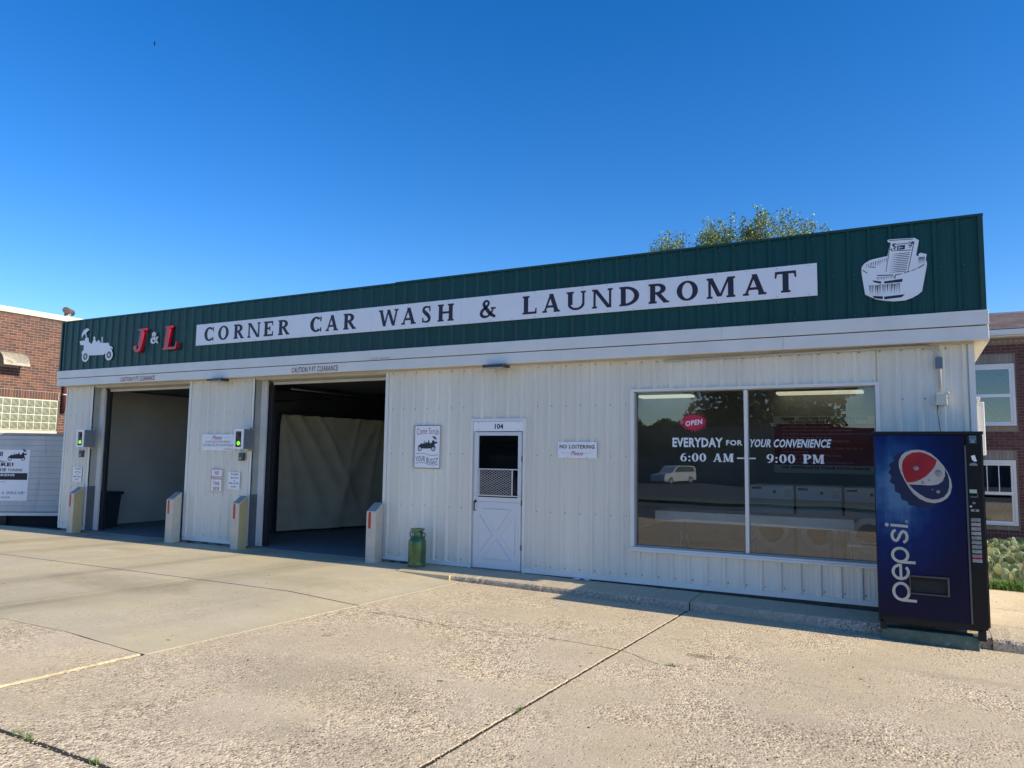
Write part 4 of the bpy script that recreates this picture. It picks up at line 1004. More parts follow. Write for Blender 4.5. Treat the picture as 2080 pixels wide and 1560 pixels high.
for s in (-1, 1): part('handle', B().tube([(-6.79+s*.083,-.27,.475),(-6.79+s*.12,-.27,.49),(-6.79+s*.142,-.27,.47),(-6.79+s*.14,-.27,.435),(-6.79+s*.118,-.27,.405)], .0085), mt('can_handle', (.03, .05, .04), .4), t)

# ================================================================= TRASH BIN, HOSES, CURTAIN
t = thing('trash_bin', (-15.83, .62, -.02), 'dark wheeled trash bin just inside the left bay', 'trash bin')
b = B(); P = [(-16.02,.42),(-15.60,.42),(-15.60,.86),(-16.02,.86)]
b.v = [Vector((-15.83+(x+15.83)*.82, .64+(y-.64)*.82, -.02)) for x, y in P]+[Vector((x, y, .72)) for x, y in P]
for q in ((0,3,2,1),(4,5,6,7),(0,1,5,4),(1,2,6,5),(2,3,7,6),(3,0,4,7)): b.face(list(q))
part('body', b, PLASTIC, t, bevel=.02); part('lid', B().box(-16.05, -15.56, .39, .89, .725, .765), PLASTIC, t, bevel=.015)
part('handle', B().tube([(-15.54,.45,.74),(-15.50,.45,.72),(-15.50,.83,.72),(-15.54,.83,.74)], .014), RUBR, t)
t = thing('vinyl_curtain', (-11.6, 3, 1.2), 'tan canvas curtain hanging in folds inside the second bay', 'curtain')
b = B(); A0, A1 = Vector((-11.92, 1.87, 0)), Vector((-10.9, 5.4, 0)); nU, nV = 120, 40; dirv = (A1-A0); nrm_ = Vector((dirv.y, -dirv.x, 0)).normalized()
FOLDS = [(0,.34,.03,.09),(0,.14,.02,.05),(.105,.52,.032,.085),(.25,.60,.022,.07),(.33,.47,.04,.03),(.55,.40,.018,.05),(.70,.34,.03,.075),(.72,.60,.02,.05),(.84,.80,.03,.06),(.97,.9,.03,.05)]
anch = [0, .105, .21, .32, .43, .55, .68, .82, 1.0]
for j in range(nV+1):
    v = j/nV
    for i in range(nU+1):
        u = i/nU; p = A0+dirv*u
        zt = 2.50-.035*u; k = min(range(len(anch)), key=lambda q: abs(anch[q]-u)); sag = .03*(1-abs(math.cos(math.pi*(u*9)))**1)
        zt -= sag*.6; zb = .02+.0*u
        f = 0.
        for (ut, ub, wd_, am) in FOLDS:
            cx = ut+(ub-ut)*v**.85
            f += .62*am*math.exp(-abs((u-cx)/(wd_*1.5*(.5+v)))**1.6)*(1-.4*v)
        f += .018*math.sin(u*17+v*2.5)*(.3+v)*.7+.006*math.sin(u*47-v*5)*v
        b.v.append(p+nrm_*f+Vector((0, 0, zt+(zb-zt)*v)))
for j in range(nV):
    for i in range(nU):
        a = j*(nU+1)+i; b.face([a, a+nU+1, a+nU+2, a+1], True)
part('canvas', b, CANV, t)
b = B()
for a in anch: p = A0+dirv*a+Vector((0, 0, 2.51-.035*a)); b.tube([p-dirv.normalized()*.03, p+dirv.normalized()*.03], .018, 6)
part('hook', b, RUBR, t); part('cable', B().tube([A0+Vector((0,0,2.52)), A1+Vector((0,0,2.485))], .006, 5), RUBR, t)
b = B()
for i in range(9): p = A0+dirv*(i/9); b.tube([p+nrm_*.02+Vector((0,0,.03)), p+nrm_*.02+Vector((0,0,-.0))], .016, 6)
part('hem_weight', b, RUBR, t)
t = thing('curtain_stay', (-10.9, 4.4, 2.45), 'thin dark slanting stay from the ceiling to the curtain', 'rod'); part('rod', B().tube([(-11.15,4.45,2.48),(-10.6,4.9,3.03)], .012, 6), RUBR, t)
t = thing('spray_boom', (-10.9, 2.2, 2.75), 'dark overhead spray boom arm hanging in the second bay', 'spray arm')
part('arm', B().tube([(-12.1, 1.6, 2.76), (-11.1, 2.5, 2.84)], .016, 6).tube([(-11.35, 2.3, 2.81), (-11.12, 2.5, 2.98), (-11.05, 2.55, 3.04)], .03, 6), RUBR, t); part('swivel', B().box(-11.2, -10.98, 2.42, 2.62, 2.94, 3.038), RUBR, t, bevel=.01)
t = thing('spray_hose', (-12.15, 1.6, .9), 'black spray hose looped on the dark wall left of the curtain', 'hose')
part('hose', B().tube([(-12.15, 1.05+.28*math.sin(a), .78-.52*math.cos(a)+.0*a) for a in [i*.25-2.4 for i in range(20)]], .014, 8), RUBR, t); part('nozzle', B().tube([(-12.15,1.0,1.32),(-12.12,1.12,1.2)], .03, 8), RUBR, t)
t = thing('mat_rack', (-12.18, 1.3, 1.6), 'dark wire rack on the wall left of the curtain', 'rack')
b = B()
for i in range(6): b.tube([(-12.17, .95, 1.55+.055*i), (-12.17, 1.75, 1.55+.055*i)], .006, 5)
part('wire', b, RUBR, t); part('clamp', B().box(-12.19, -12.12, .93, 1.12, 1.72, 1.86).box(-12.19, -12.12, .93, 1.12, 1.54, 1.66), RUBR, t)

# ================================================================= VENDING MACHINE
vm = thing('vending_machine', (.12, -.5, -.03), 'tall dark blue soft drink vending machine with a round bottle cap logo', 'vending machine')
def blue_mat():
    m = bpy.data.materials.new('machine_print'); m.use_nodes = True; t = m.node_tree; L_ = t.links.new; p = t.nodes['Principled BSDF']
    p.inputs['Roughness'].default_value = .3; p.inputs['Specular IOR Level'].default_value = .16
    g_ = node(t, 'ShaderNodeNewGeometry'); mp = node(t, 'ShaderNodeMapping'); mp.inputs['Location'].default_value = (.12, 0, -1.36); mp.inputs['Scale'].default_value = (2.3, 0, 1.75)
    mp.vector_type = 'POINT'
    sub = node(t, 'ShaderNodeVectorMath', operation='SUBTRACT'); sub.inputs[1].default_value = (-.16, 0, 1.40); L_(g_.outputs['Position'], sub.inputs[0])
    ml = node(t, 'ShaderNodeVectorMath', operation='MULTIPLY'); ml.inputs[1].default_value = (2.5, 0, 1.5); L_(sub.outputs[0], ml.inputs[0])
    ln = node(t, 'ShaderNodeVectorMath', operation='LENGTH'); L_(ml.outputs[0], ln.inputs[0])
    nz = node(t, 'ShaderNodeTexNoise'); nz.inputs['Scale'].default_value = 9; nz.inputs['Detail'].default_value = 6; L_(g_.outputs['Position'], nz.inputs['Vector'])
    st = node(t, 'ShaderNodeMapping'); st.inputs['Scale'].default_value = (14, 1, .9); L_(g_.outputs['Position'], st.inputs[0])
    ns = node(t, 'ShaderNodeTexNoise'); ns.inputs['Scale'].default_value = 1; ns.inputs['Detail'].default_value = 3; L_(st.outputs[0], ns.inputs['Vector'])
    a = node(t, 'ShaderNodeMath', operation='MULTIPLY_ADD'); L_(nz.outputs['Fac'], a.inputs[0]); a.inputs[1].default_value = .55; L_(ln.outputs['Value'], a.inputs[2])
    a2 = node(t, 'ShaderNodeMath', operation='MULTIPLY_ADD'); L_(ns.outputs['Fac'], a2.inputs[0]); a2.inputs[1].default_value = -.45; L_(a.outputs[0], a2.inputs[2])
    cr = node(t, 'ShaderNodeValToRGB'); e = cr.color_ramp.elements; e[0].position = .15; e[0].color = (.07, .16, .30, 1); e[1].position = 1; e[1].color = (.004, .006, .03, 1)
    x = e.new(.33); x.color = (.012, .055, .18, 1); x = e.new(.5); x.color = (.003, .017, .105, 1); x = e.new(.75); x.color = (.0025, .009, .06, 1)
    mr_ = node(t, 'ShaderNodeMapRange'); L_(a2.outputs[0], mr_.inputs[0]); mr_.inputs[1].default_value = 0; mr_.inputs[2].default_value = 1.9
    L_(mr_.outputs[0], cr.inputs[0]); L_(cr.outputs[0], p.inputs['Base Color']); return m
BLUEP = blue_mat()
BLK = mt('machine_black', (.006, .007, .010), .35, spec=.25); BLKM = mt('machine_black_matt', (.008, .009, .011), .55, spec=.3)
part('cabinet', B().box(-.375, .62, -.86, -.05, .0, 1.985), BLK, vm, bevel=.006)
part('top_cap', B().box(-.39, .648, -.905, -.04, 1.975, 2.008), BLKM, vm, bevel=.005)
fp = part('front_panel', B().box(-.365, .472, -.905, -.861, .055, 1.972), BLUEP, vm, bevel=.008)
part('panel_edge', B().box(.4725, .49, -.915, -.861, .06, 1.86), mt('edge_grey', (.09, .1, .12), .3, metal=.4), vm)
col = part('selection_column', B().box(.4905, .63, -.9, -.861, .03, 1.972), BLK, vm, bevel=.005)
part('side_panel', B().box(.6205, .642, -.86, -.06, .03, 1.97), BLKM, vm)
part('base_grille', B().box(-.33, .60, -.88, -.80, -.01, .052), BLKM, vm)
part('foot', B().box(.53, .60, -.9, -.84, -.10, -.005), BLKM, vm); part('foot', B().box(-.36, -.30, -.88, -.8, -.085, -.005), BLKM, vm)
DP = .9055
LW = [(.048,1.814),(.106,1.807),(.169,1.776),(.225,1.724),(.28,1.653),(.318,1.582),(.344,1.511),(.351,1.439),(.336,1.367),(.303,1.314),(.25,1.276),(.186,1.259),(.117,1.268),(.054,1.298),(-.003,1.349),(-.048,1.42),(-.087,1.499),(-.118,1.572),(-.132,1.638),(-.129,1.699),(-.103,1.753),(-.066,1.787),(-.012,1.808)]
LR = [(.07,1.79),(.128,1.772),(.18,1.743),(.225,1.704),(.205,1.645),(.169,1.591),(.12,1.537),(.067,1.5),(.019,1.478),(-.029,1.467),(-.061,1.469),(-.086,1.525),(-.101,1.585),(-.103,1.646),(-.089,1.706),(-.055,1.75),(-.001,1.783)]
LB = [(-.044,1.445),(.006,1.445),(.065,1.445),(.123,1.442),(.181,1.444),(.228,1.455),(.269,1.489),(.291,1.542),(.295,1.594),(.291,1.624),(.317,1.562),(.329,1.497),(.327,1.432),(.31,1.373),(.275,1.326),(.222,1.301),(.165,1.296),(.107,1.313),(.05,1.351),(-.001,1.395)]
CP = [(-.08,1.80),(-.145,1.766),(-.188,1.725),(-.171,1.698),(-.227,1.657),(-.21,1.61),(-.235,1.569),(-.206,1.529),(-.223,1.468),(-.179,1.436),(-.178,1.369),(-.128,1.344),(-.117,1.284),(-.064,1.267),(-.048,1.228),(-.001,1.226),(.039,1.199),(.087,1.214),(.126,1.193),(.174,1.224),(.209,1.239),(.22,1.26),(.1,1.3),(-.02,1.38),(-.08,1.5),(-.12,1.62),(-.11,1.74)]
DBL = mt('logo_dark_blue', (.005, .013, .06), .25); LWH = mt('logo_white', (.40, .39, .37), .3, var=.12, scale=8); LRD = mt('logo_red', (.30, .006, .018), .25, var=.15, scale=6)
part('cap_print', B().prism(CP, DP, DP+.0004), DBL, fp)
part('logo_white', B().prism(LW, DP, DP+.0012), LWH, fp); part('logo_red', B().prism(LR, DP+.0012, DP+.0018), LRD, fp); part('logo_blue', B().prism(LB, DP+.0012, DP+.0018), DBL, fp)
b = B()
def drop(b, x, z, r_, d):
    n0 = len(b.v); b.lathe([(1, 0), (.85, .35), (.5, .6), (.05, .7)], (0, 0, 0), 14)
    for v in b.v[n0:]: v.xyz = (x+v.x*r_, -(d+v.z*r_*.5), z+v.y*r_)
for x, z, r_ in ((.235,1.572,.034),(.03,1.62,.027),(.086,1.47,.014),(.148,1.495,.011),(.225,1.38,.02),(.175,1.40,.007)): drop(b, x, z, r_, DP+.0019)
part('droplets', b, mt('droplet_gloss', (.2, .18, .2), .08, coat=1), fp, kind='stuff')
# rotated wordmark: letters run upward; local t to the left
def vert(b, quads, s0, hx, d):
    for q in quads: b.prism([(XB-t_*hx, s0+s_) for (s_, t_) in q], d, d+.0009)
XB = -.066; HX = .165       # baseline x, x-height
def ringq(cs, ct, rs, rt_, ts, a0=0, a1=360, n=26):
    o_ = []
    for i in range(n):
        a, c = R(a0+(a1-a0)*i/n), R(a0+(a1-a0)*(i+1)/n)
        f = lambda an, k: (cs+(rs-k)*math.cos(an), ct+(rt_-k/HX)*math.sin(an))
        o_.append([f(a, ts), f(a, 0), f(c, 0), f(c, ts)])
    return o_
def pL(s0, k=1.):
    rq = ringq(.09*k, .5, .0865*k, .52, .028)
    return [[(s0+s_, t_) for s_, t_ in q] for q in rq]+[[(s0+.0, -.36), (s0+.028, -.36), (s0+.028, .5), (s0+.0, .5)]]
TH = .028; b = B()
def putq(qs, e_=0):
    for k_, q in enumerate(qs): b.prism([(XB-t_*HX, s_) for (s_, t_) in q], DP, DP+.0009+e_+(.0005 if k_ == 26 else 0))
WM = mt('wordmark_white', (.42, .44, .40), .3); nl = lambda: (part('wordmark_letter', b, WM, fp), B())[1]
putq(pL(.222, 1.14)); b = nl(); putq(pL(.616, .97)); b = nl()
putq([[(.440+s_, t_) for s_, t_ in q] for q in ringq(.087, .5, .085, .52, TH, 0, 315)]); putq(e_=.0005, qs=[[(.456, .42), (.608, .42), (.608, .57), (.456, .57)]]); b = nl()
spm = strip([(.822+a_*1.14, t_) for a_, t_ in ((.122,.118),(.106,.142),(.072,.153),(.036,.140),(.026,.112),(.052,.091),(.084,.076),(.112,.052),(.102,.024),(.066,.012),(.03,.022),(.012,.048))], [TH*.98]*12)
for k, q in enumerate(spm): b.prism([(XB-t_, s_) for (s_, t_) in q], DP, DP+.0009+k*1e-6)
b = nl()
b.prism([(XB-.0, .990), (XB-.165, .998), (XB-.165, 1.026), (XB-.0, 1.018)], DP, DP+.0009)
b.disc(XB-.2, 1.013, .019, .019, DP, DP+.0009, 16)
b = nl()
part('registered_mark', B().ring(-.077, 1.054, .0165, .0165, .013, .013, DP, DP+.0009, n=16).rect(-.083, -.079, 1.046, 1.062, DP, DP+.0009).ring(-.077, 1.058, .006, .005, .003, .002, DP, DP+.0009, n=8), MATS['wordmark_white'], fp)
tr = part('delivery_tray', B().box(-.058, .275, -.935, -.9055, .49, .505).box(-.058, .275, -.935, -.9055, .312, .325).box(-.068, -.0585, -.93, -.9055, .312, .505).box(.2755, .292, -.94, -.9055, .312, .505), mt('tray_grey', (.06, .065, .07), .3), vm, bevel=.003)
part('flap', B().box(-.058, .275, -.912, -.9057, .45, .489), BLK, tr); part('opening', B().box(-.058, .275, -.9085, -.9056, .326, .4495), DARK, tr)
DC = .9005
part('info_sticker', B().rect(.52, .585, 1.885, 1.965, DC, DC+.001), mt('sticker_teal', (.03, .12, .18), .4), col); part('info_text', B().rect(.52, .585, 1.925, 1.932, DC+.001, DC+.0015).rect(.538, .567, 1.89, 1.918, DC+.001, DC+.0015).rect(.525, .58, 1.95, 1.955, DC+.001, DC+.0015), GREYP, col)
part('torn_sticker', B().prism([(.532,1.755),(.565,1.765),(.582,1.70),(.56,1.698),(.54,1.715)], DC, DC+.001), SIGNW, col)
part('card_slot', B().rect(.515, .585, 1.655, 1.675, DC, DC+.012).rect(.528, .572, 1.676, 1.684, DC, DC+.008), mt('slot_steel', (.3, .31, .33), .3, metal=.8), col)
part('bill_display', B().rect(.505, .57, 1.375, 1.412, DC, DC+.006), mt('bill_green', (.35, .5, .42), .4), col); part('bill_slot', B().rect(.508, .575, 1.33, 1.345, DC, DC+.02).rect(.57, .578, 1.33, 1.375, DC, DC+.015), mt('slot_grey', (.08, .09, .1), .4), col)
part('coin_slot', B().disc(.54, 1.275, .015, .012, DC, DC+.01), SCREW, col); part('coin_button', B().disc(.512, 1.24, .010, .010, DC, DC+.008), CHR, col); part('lock_plate', B().rect(.512, .582, 1.188, 1.212, DC, DC+.004), GREYP, col); part('lock', B().disc(.547, 1.2, .009, .009, DC+.004, DC+.008), RUBR, col)
bc = [(.22,.24,.25),(.3,.3,.3),(.24,.26,.28),(.28,.28,.3),(.2,.24,.22),(.22,.24,.26),(.22,.25,.26),(.14,.3,.25),(.4,.12,.18),(.26,.28,.3)]
for i in range(10):
    z = 1.105-i*.0455; part('selection_button', B().rect(.507, .59, z-.017, z+.017, DC, DC+.005), mt('button_%d' % i, bc[i], .35, var=.4, scale=60), col, bevel=.0015)
# painted plinth the machine overhangs
solo('machine_plinth', B().box(-.35, .54, -.87, -.69, -.235, -.07), M('plinth_green', (.07, .115, .095), .7, var=.3, scale=9, bump=.004, bscale=40, dirt=((.38, .38, .34), .9, 9, .62)), (.1, -.8, -.2), 'chipped green painted concrete plinth under the vending machine', 'plinth', bevel=.008)

# ================================================================= BRICKWORK
def brick_meshes(mat, lw, hh, dp):
    b = B(); b.box(-lw/2, lw/2, -dp, 0, -hh/2, hh/2); return b.mesh('brick', mat, bevel=0)
def brickwall(parent, o, u, n, u0, u1, z0, z1, holes, mat, budget, lw=.203, ch=.0677, mort=.010, keep=None):
    """running bond bricks proud of a mortar wall; nearest visible ones are parts, the rest one stuff part"""
    todo = []; r = 0; z = z0
    while z+ch <= z1+.001:
        off = (lw/2 if r % 2 else 0); x = u0-off
        while x < u1:
            a, e = max(x+mort/2, u0), min(x+lw-mort/2, u1); zz0, zz1 = z+mort/2, z+ch-mort/2
            segs = [(a, e)]
            for (h0, h1, g0, g1) in holes:
                if zz1 > g0+.004 and zz0 < g1-.004:
                    ns = []
                    for (p, q) in segs:
                        if q <= h0 or p >= h1: ns.append((p, q))
                        else:
                            if p < h0-.02: ns.append((p, h0))
                            if q > h1+.02: ns.append((h1, q))
                    segs = ns
            for (p, q) in segs:
                if q-p > .02: todo.append((p, q, zz0, zz1))
            x += lw
        z += ch; r += 1
    place(parent, o, u, n, todo, mat, budget)
def place(parent, o, u, n, todo, mat, budget, name='brick'):
    vis = []
    for t_ in todo:
        c = o+u*((t_[0]+t_[1])/2)+Vector((0, 0, (t_[2]+t_[3])/2)); p = proj(c)
        ok = p and -10 < p[0] < 2090 and 0 < p[1] < 1560 and (c-CAM).dot(n) < 0
        if ok and c.x < -16 and p[0] > 138: ok = False
        if ok and c.x > 0 and p[0] < 1992: ok = False
        vis.append((0 if ok else 1, p[2] if p else 99, t_))
    vis.sort(key=lambda k: (k[0], k[1])); rng = random.Random(2); cache = {}
    st_b = B(); cnt = 0
    for (inv, _, (p, q, a, e)) in vis:
        dep = .005+rng.random()*.003
        if not inv and cnt < budget:
            cnt += 1; key = (round(q-p, 3), round(e-a, 3))
            if key not in cache:
                b = B(); b.prism([(-key[0]/2, -key[1]/2), (key[0]/2, -key[1]/2), (key[0]/2, key[1]/2), (-key[0]/2, key[1]/2)], -.02, .006, (Vector((0,0,0)), u, n)); cache[key] = b.mesh(name, mat)
            ob = bpy.data.objects.new(name, cache[key]); COL.objects.link(ob); ob.parent = parent
            ob.location = o+u*((p+q)/2)+Vector((0, 0, (a+e)/2))+n*(dep-.006)-WORG[parent.name]; WORG[ob.name] = ob.location
        else: st_b.prism([(p, a), (q, a), (q, e), (p, e)], -.02, dep, (o, u, n))
    if st_b.v: part(name+'work', st_b, mat, parent, kind='stuff')
def brickmat(name, c1, c2, c3):
    m = M(name, c1, .85, var=.14, scale=14, bump=.002, bscale=90); t = m.node_tree
    p = t.nodes['Principled BSDF']; vm_ = [n_ for n_ in t.nodes if n_.type == 'VECT_MATH'][0]
    oi = node(t, 'ShaderNodeObjectInfo'); ge = node(t, 'ShaderNodeNewGeometry'); ad = node(t, 'ShaderNodeMath', operation='ADD'); fr = node(t, 'ShaderNodeMath', operation='FRACT')
    t.links.new(oi.outputs['Random'], ad.inputs[0]); t.links.new(ge.outputs['Random Per Island'], ad.inputs[1]); t.links.new(ad.outputs[0], fr.inputs[0])
    cr = node(t, 'ShaderNodeValToRGB'); e = cr.color_ramp.elements; e[0].color = (*c1, 1); e[1].color = (*c3, 1); x_ = e.new(.55); x_.color = (*c2, 1)
    t.links.new(fr.outputs[0], cr.inputs[0]); t.links.new(cr.outputs[0], vm_.inputs[0]); return m
BRL = brickmat('brick_brown', (.085, .045, .04), (.115, .055, .045), (.19, .082, .052))
BRR = brickmat('brick_dark_red', (.095, .040, .038), (.125, .050, .045), (.15, .068, .055))
MORL = M('mortar_tan', (.42, .34, .27), .95, var=.1); MORR = M('mortar_pink_grey', (.24, .18, .165), .95, var=.1)
TANB = M('brick_tan', (.30, .255, .20), .85, var=.12, rnd=.15)

# left neighbour, wall facing the car wash
lb = thing('brick_building', (-22, 4, -.2), 'brown brick building with glass block window left of the car wash', 'building')
LO, LU, LN = Vector((-20, 0, 0)), Vector((0, 1, 0)), Vector((1, 0, 0))
part('wall', B().box(-29, -20, .15, 12, -.3, 5.1), MORL, lb)
brickwall(lb, LO, LU, LN, .15, 9.0, 3.175, 5.1, [(.0, .86, 3.74, 4.05)], BRL, 235)
brickwall(lb, LO, LU, LN, 1.93, 9.0, .8, 3.17, [], BRL, 20)
place(lb, LO, LU, LN, [(.155+i*.0677, .155+i*.0677+.058, 2.965, 3.165) for i in range(26)], BRL, 26, 'soldier_brick')
part('wall_patch', B().box(-20.05, -19.995, .16, 1.93, .2, 2.15), TRIMW, lb)
for i in range(6): part('coping', B().box(-20.35, -19.94, .1+i*2, 2.098+i*2, 5.1, 5.235), M('coping_cream', (.72, .64, .5), .7, var=.06), lb)
part('roof', B().box(-29, -20.36, .15, 12, 5.0, 5.15), M('roof_tar', (.08, .08, .08), .9), lb)
gw = part('glass_block_window', B().box(-20.0, -19.985, .12, 1.92, 2.165, 2.955), M('block_mortar', (.68, .67, .54), .8), lb)
GBM = M('glass_block', (.22, .24, .18), .10, var=.45, scale=9, bump=.006, bscale=12, coat=.5)
bm_ = B(); bm_.box(-.088, .088, -.0, .0, 0, 0); 
gm = B(); gm.box(-.01, .018, -.087, .087, -.086, .086); gme = gm.mesh('glass_block', GBM, bevel=.012)
for i in range(9):
    for j in range(4):
        ob = bpy.data.objects.new('glass_block', gme); COL.objects.link(ob); ob.parent = gw
        ob.location = Vector((-19.985, .245+i*.1935, 2.27+j*.193))-WORG[gw.name]
part('window_reveal', B().box(-20.03, -19.97, 1.90, 1.93, 2.16, 2.96), M('reveal_dark', (.08, .08, .08), .7), lb)
t = thing('vent_hood', (-19.8, .5, 3.8), 'rusty sheet metal vent hood on the brick wall', 'vent hood'); b = B(); n0 = 9
for y in (.28, .90):
    for i in range(n0+1):
        a = math.pi/2*i/n0; b.v.append(Vector((-20+.40*math.sin(a), y, 3.79+.30*math.cos(a))))
for i in range(n0): b.face([i, i+n0+1, i+n0+2, i+1], True)
b.v += [Vector((-20, .90, 3.79))]; b.face([len(b.v)-1]+list(range(2*n0+1, n0, -1)))
part('hood', b, M('hood_metal', (.50, .44, .34), .5, metal=.3, var=.25, scale=8, dirt=((.2, .12, .07), .7, 7, .55)), t); part('lip', B().box(-19.6, -19.585, .28, .905, 3.74, 3.80), MATS['hood_metal'], t)
t = thing('flue_pipe', (-20.3, 2.2, 5.2), 'T shaped rusty flue pipe above the brick parapet', 'flue pipe')
part('pipe', B().tube([(-20.25, 2.15, 4.9), (-20.25, 2.15, 5.4)], .085, 12), M('flue_galv', (.5, .5, .5), .4, metal=.5, var=.3, scale=10), t); part('cap', B().tube([(-20.05, 1.97, 5.42), (-20.45, 2.38, 5.44)], .085, 12), M('flue_rust', (.12, .09, .07), .6, var=.4, scale=9), t)
t = thing('downspout', (-19.9, 2.03, 2.7), 'short brown downspout on the corner of the brick wall', 'downspout'); part('pipe', B().tube([(-19.9, 2.03, 2.69), (-19.9, 2.03, 4.2)], .062, 10), M('spout_brown', (.16, .045, .04), .4), t); part('strap', B().tube([(-19.9, 2.03, 3.11), (-19.9, 2.03, 3.14)], .067, 10), TRIM, t)

# box trailer with the token sign
TO = Vector((-18.9, -.14, 0)); TU = Vector((.82, .572, 0)).normalized(); TN = Vector((TU.y, -TU.x, 0)); TF = (TO, TU, TN)
tz = thing('box_trailer', (-18.4, .4, -.2), 'weathered white box trailer parked between the brick building and the car wash', 'trailer')
TW = M('trailer_white', (.52, .53, .53), .5, var=.10, scale=2.5, streak=4, dirt=((.36, .28, .18), .4, 1.6, .6))
KZ = lambda z: .135+(z-.28)*1.0647
part('body', B().rect(-.55, 2.2, .175, 2.04, -1.0, -.004, TF), mt('trailer_groove_shade', (.22, .22, .22), .8), tz)  # shade in the plank gaps is painted as a darker body colour
zz = .225; i = 0
while zz < 1.94:
    z2 = min(zz+.128, 1.985); part('side_plank', B().rect(-.55, 2.2, zz+.0015, z2-.005, -.0035, .006, TF), TW, tz); zz += .128
part('top_rail', B().rect(-.56, 2.21, 1.988, 2.045, -.01, .012, TF), M('rail_grey', (.3, .31, .31), .5, var=.2), tz); part('bottom_rail', B().rect(-.56, 2.21, .13, .2, -.02, .014, TF), TRIM, tz)
part('underframe', B().rect(-.5, 2.1, -.22, .125, -.9, -.12, TF), DARK, tz)
part('wheel', B().disc(.1, .02, .27, .27, -.11, -.02, 24, TF), RUBR, tz)
ts = thing('token_sign', (-18.7, -.2, .5), 'white car wash token sign screwed to the side of the trailer', 'sign')
dd = .016; WS = 1.175
SX = lambda s: s*1.25+.02
part('plate', B().rect(-.45, SX(.617), .475, 1.655, .007, .012, TF), SIGNW, ts)
F_ = lambda z: .475+(z-.595)*(1.655-.475)/(1.715-.595)
b = B(); serif_line(b, 'WASH', SX(-.11), SX(.147), F_(1.57), F_(1.668), dd, TF); txt(b, 'HERE!', SX(-.075), SX(.343), F_(1.346), F_(1.429), dd, TF, bold=.04, spacing=1.12)
txt(b, 'TOKENS', SX(.247), SX(.505), F_(1.237), F_(1.295), dd, TF, bold=.015, shear=.25, spacing=1.1); b.rect(-.45, SX(.597), F_(1.05), F_(1.2), .0121, .0135, TF)
serif_line(b, 'CAR WASH', SX(-.12), SX(.216), F_(1.236), F_(1.305), dd, TF); part('lettering', b, BLACK, ts)
b = B(); txt(b, 'TOKENS', SX(-.02), SX(.377), F_(1.13), F_(1.182), dd+.001, TF, bold=.03, spacing=1.12); part('lettering', b, SIGNW, ts)
b = B(); txt(b, 'Corners)', SX(-.01), SX(.223), F_(.984), F_(1.031), dd, TF); txt(b, 'l)', SX(-.06), SX(-.02), F_(.91), F_(.96), dd, TF); serif_line(b, 'FOR A DOLLAR', SX(-.01), SX(.55), F_(.738), F_(.797), dd, TF); b.rect(SX(.558), SX(.568), F_(.755), F_(.797), dd, dd+.0005, TF)
txt(b, '23-6326', SX(-.03), SX(.319), F_(.643), F_(.693), dd, TF, shear=.2, bold=.02); part('lettering', b, GREYP, ts)
b = B(); b.prism([(SX(-.35), F_(1.6)), (SX(-.35), F_(1.44)), (SX(.268), F_(1.435))], .0121, .013, TF); part('grey_wedge', b, M('wedge_grey', (.36, .38, .4), .5), ts)
tourer(ts, (SX(.40), F_(1.575)), .36, .0125, BLACK, BLACK, flip=-1, frame=TF, det=False, th=.0012)

# right neighbour, front wall in shade
rb = thing('brick_building', (4, 11, -.1), 'dark red brick apartment building with white windows behind the cactus bed', 'building')
RO, RU, RN = Vector((0, 10, 0)), Vector((1, 0, 0)), Vector((0, -1, 0))
part('wall', B().box(-1.5, 13, 10, 16, -.3, 4.55), MORR, rb)
H1 = (1.16, 2.10, 2.38, 4.10); H2 = (1.10, 2.05, .20, 1.95)
brickwall(rb, RO, RU, RN, -.2, 6.5, .13, 4.36, [H1, H2], BRR, 265)
place(rb, RO, RU, RN, [(-.2+i*.0677, -.2+i*.0677+.058, -.075, .12) for i in range(100)], BRR, 14, 'soldier_brick')
for (x0, x1, z0, z1) in ((1.16, 2.10, 3.90, 4.10), (1.18, 2.12, 2.385, 2.49), (1.10, 2.05, 1.745, 1.945), (1.12, 2.07, .205, .30)):
    place(rb, RO, RU, RN, [(x0+i*.0677+.004, x0+i*.0677+.062, z0+.003, z1-.003) for i in range(13)], TANB, 13, 'tan_brick')
place(rb, RO, RU, RN, [(-.2+i*.11, -.2+i*.11+.06, 4.375, 4.425) for i in range(60)], TANB, 10, 'dentil_brick')
part('water_table', B().box(-1.5, 13, 9.93, 9.999, -.3, -.078), M('water_table', (.5, .45, .36), .8), rb)
part('gutter', B().box(-1.6, 13.2, 9.62, 9.74, 4.50, 4.62), TRIM, rb); part('soffit', B().box(-1.6, 13.2, 9.74, 9.998, 4.47, 4.50), TRIM, rb)
b = B(); rr = random.Random(8); SH = M('shingle_brown', (.17, .125, .11), .9, var=.15, scale=10, rnd=.3)
for i in range(20):
    y0 = 9.62+i*.17; z0 = 4.63+i*.047; x = -1.6-(i % 2)*.15
    while x < 13:
        b.quad((x, y0, z0+.006), (x+.295, y0, z0+.006), (x+.295, y0+.19, z0+.055), (x, y0+.19, z0+.055)); x += .3
part('shingles', b, SH, rb, kind='stuff'); part('roof_deck', B().prism([(9.7, 4.55), (13.1, 4.6), (13.1, 5.54), (9.7, 4.62)], -13, 1.5, (Vector((0,0,0)), Vector((0,1,0)), Vector((-1,0,0)))), SH, rb)
RG = M('room_glass', (.10, .13, .13), .05, var=.1); BL = M('blind_grey', (.42, .46, .45), .6)
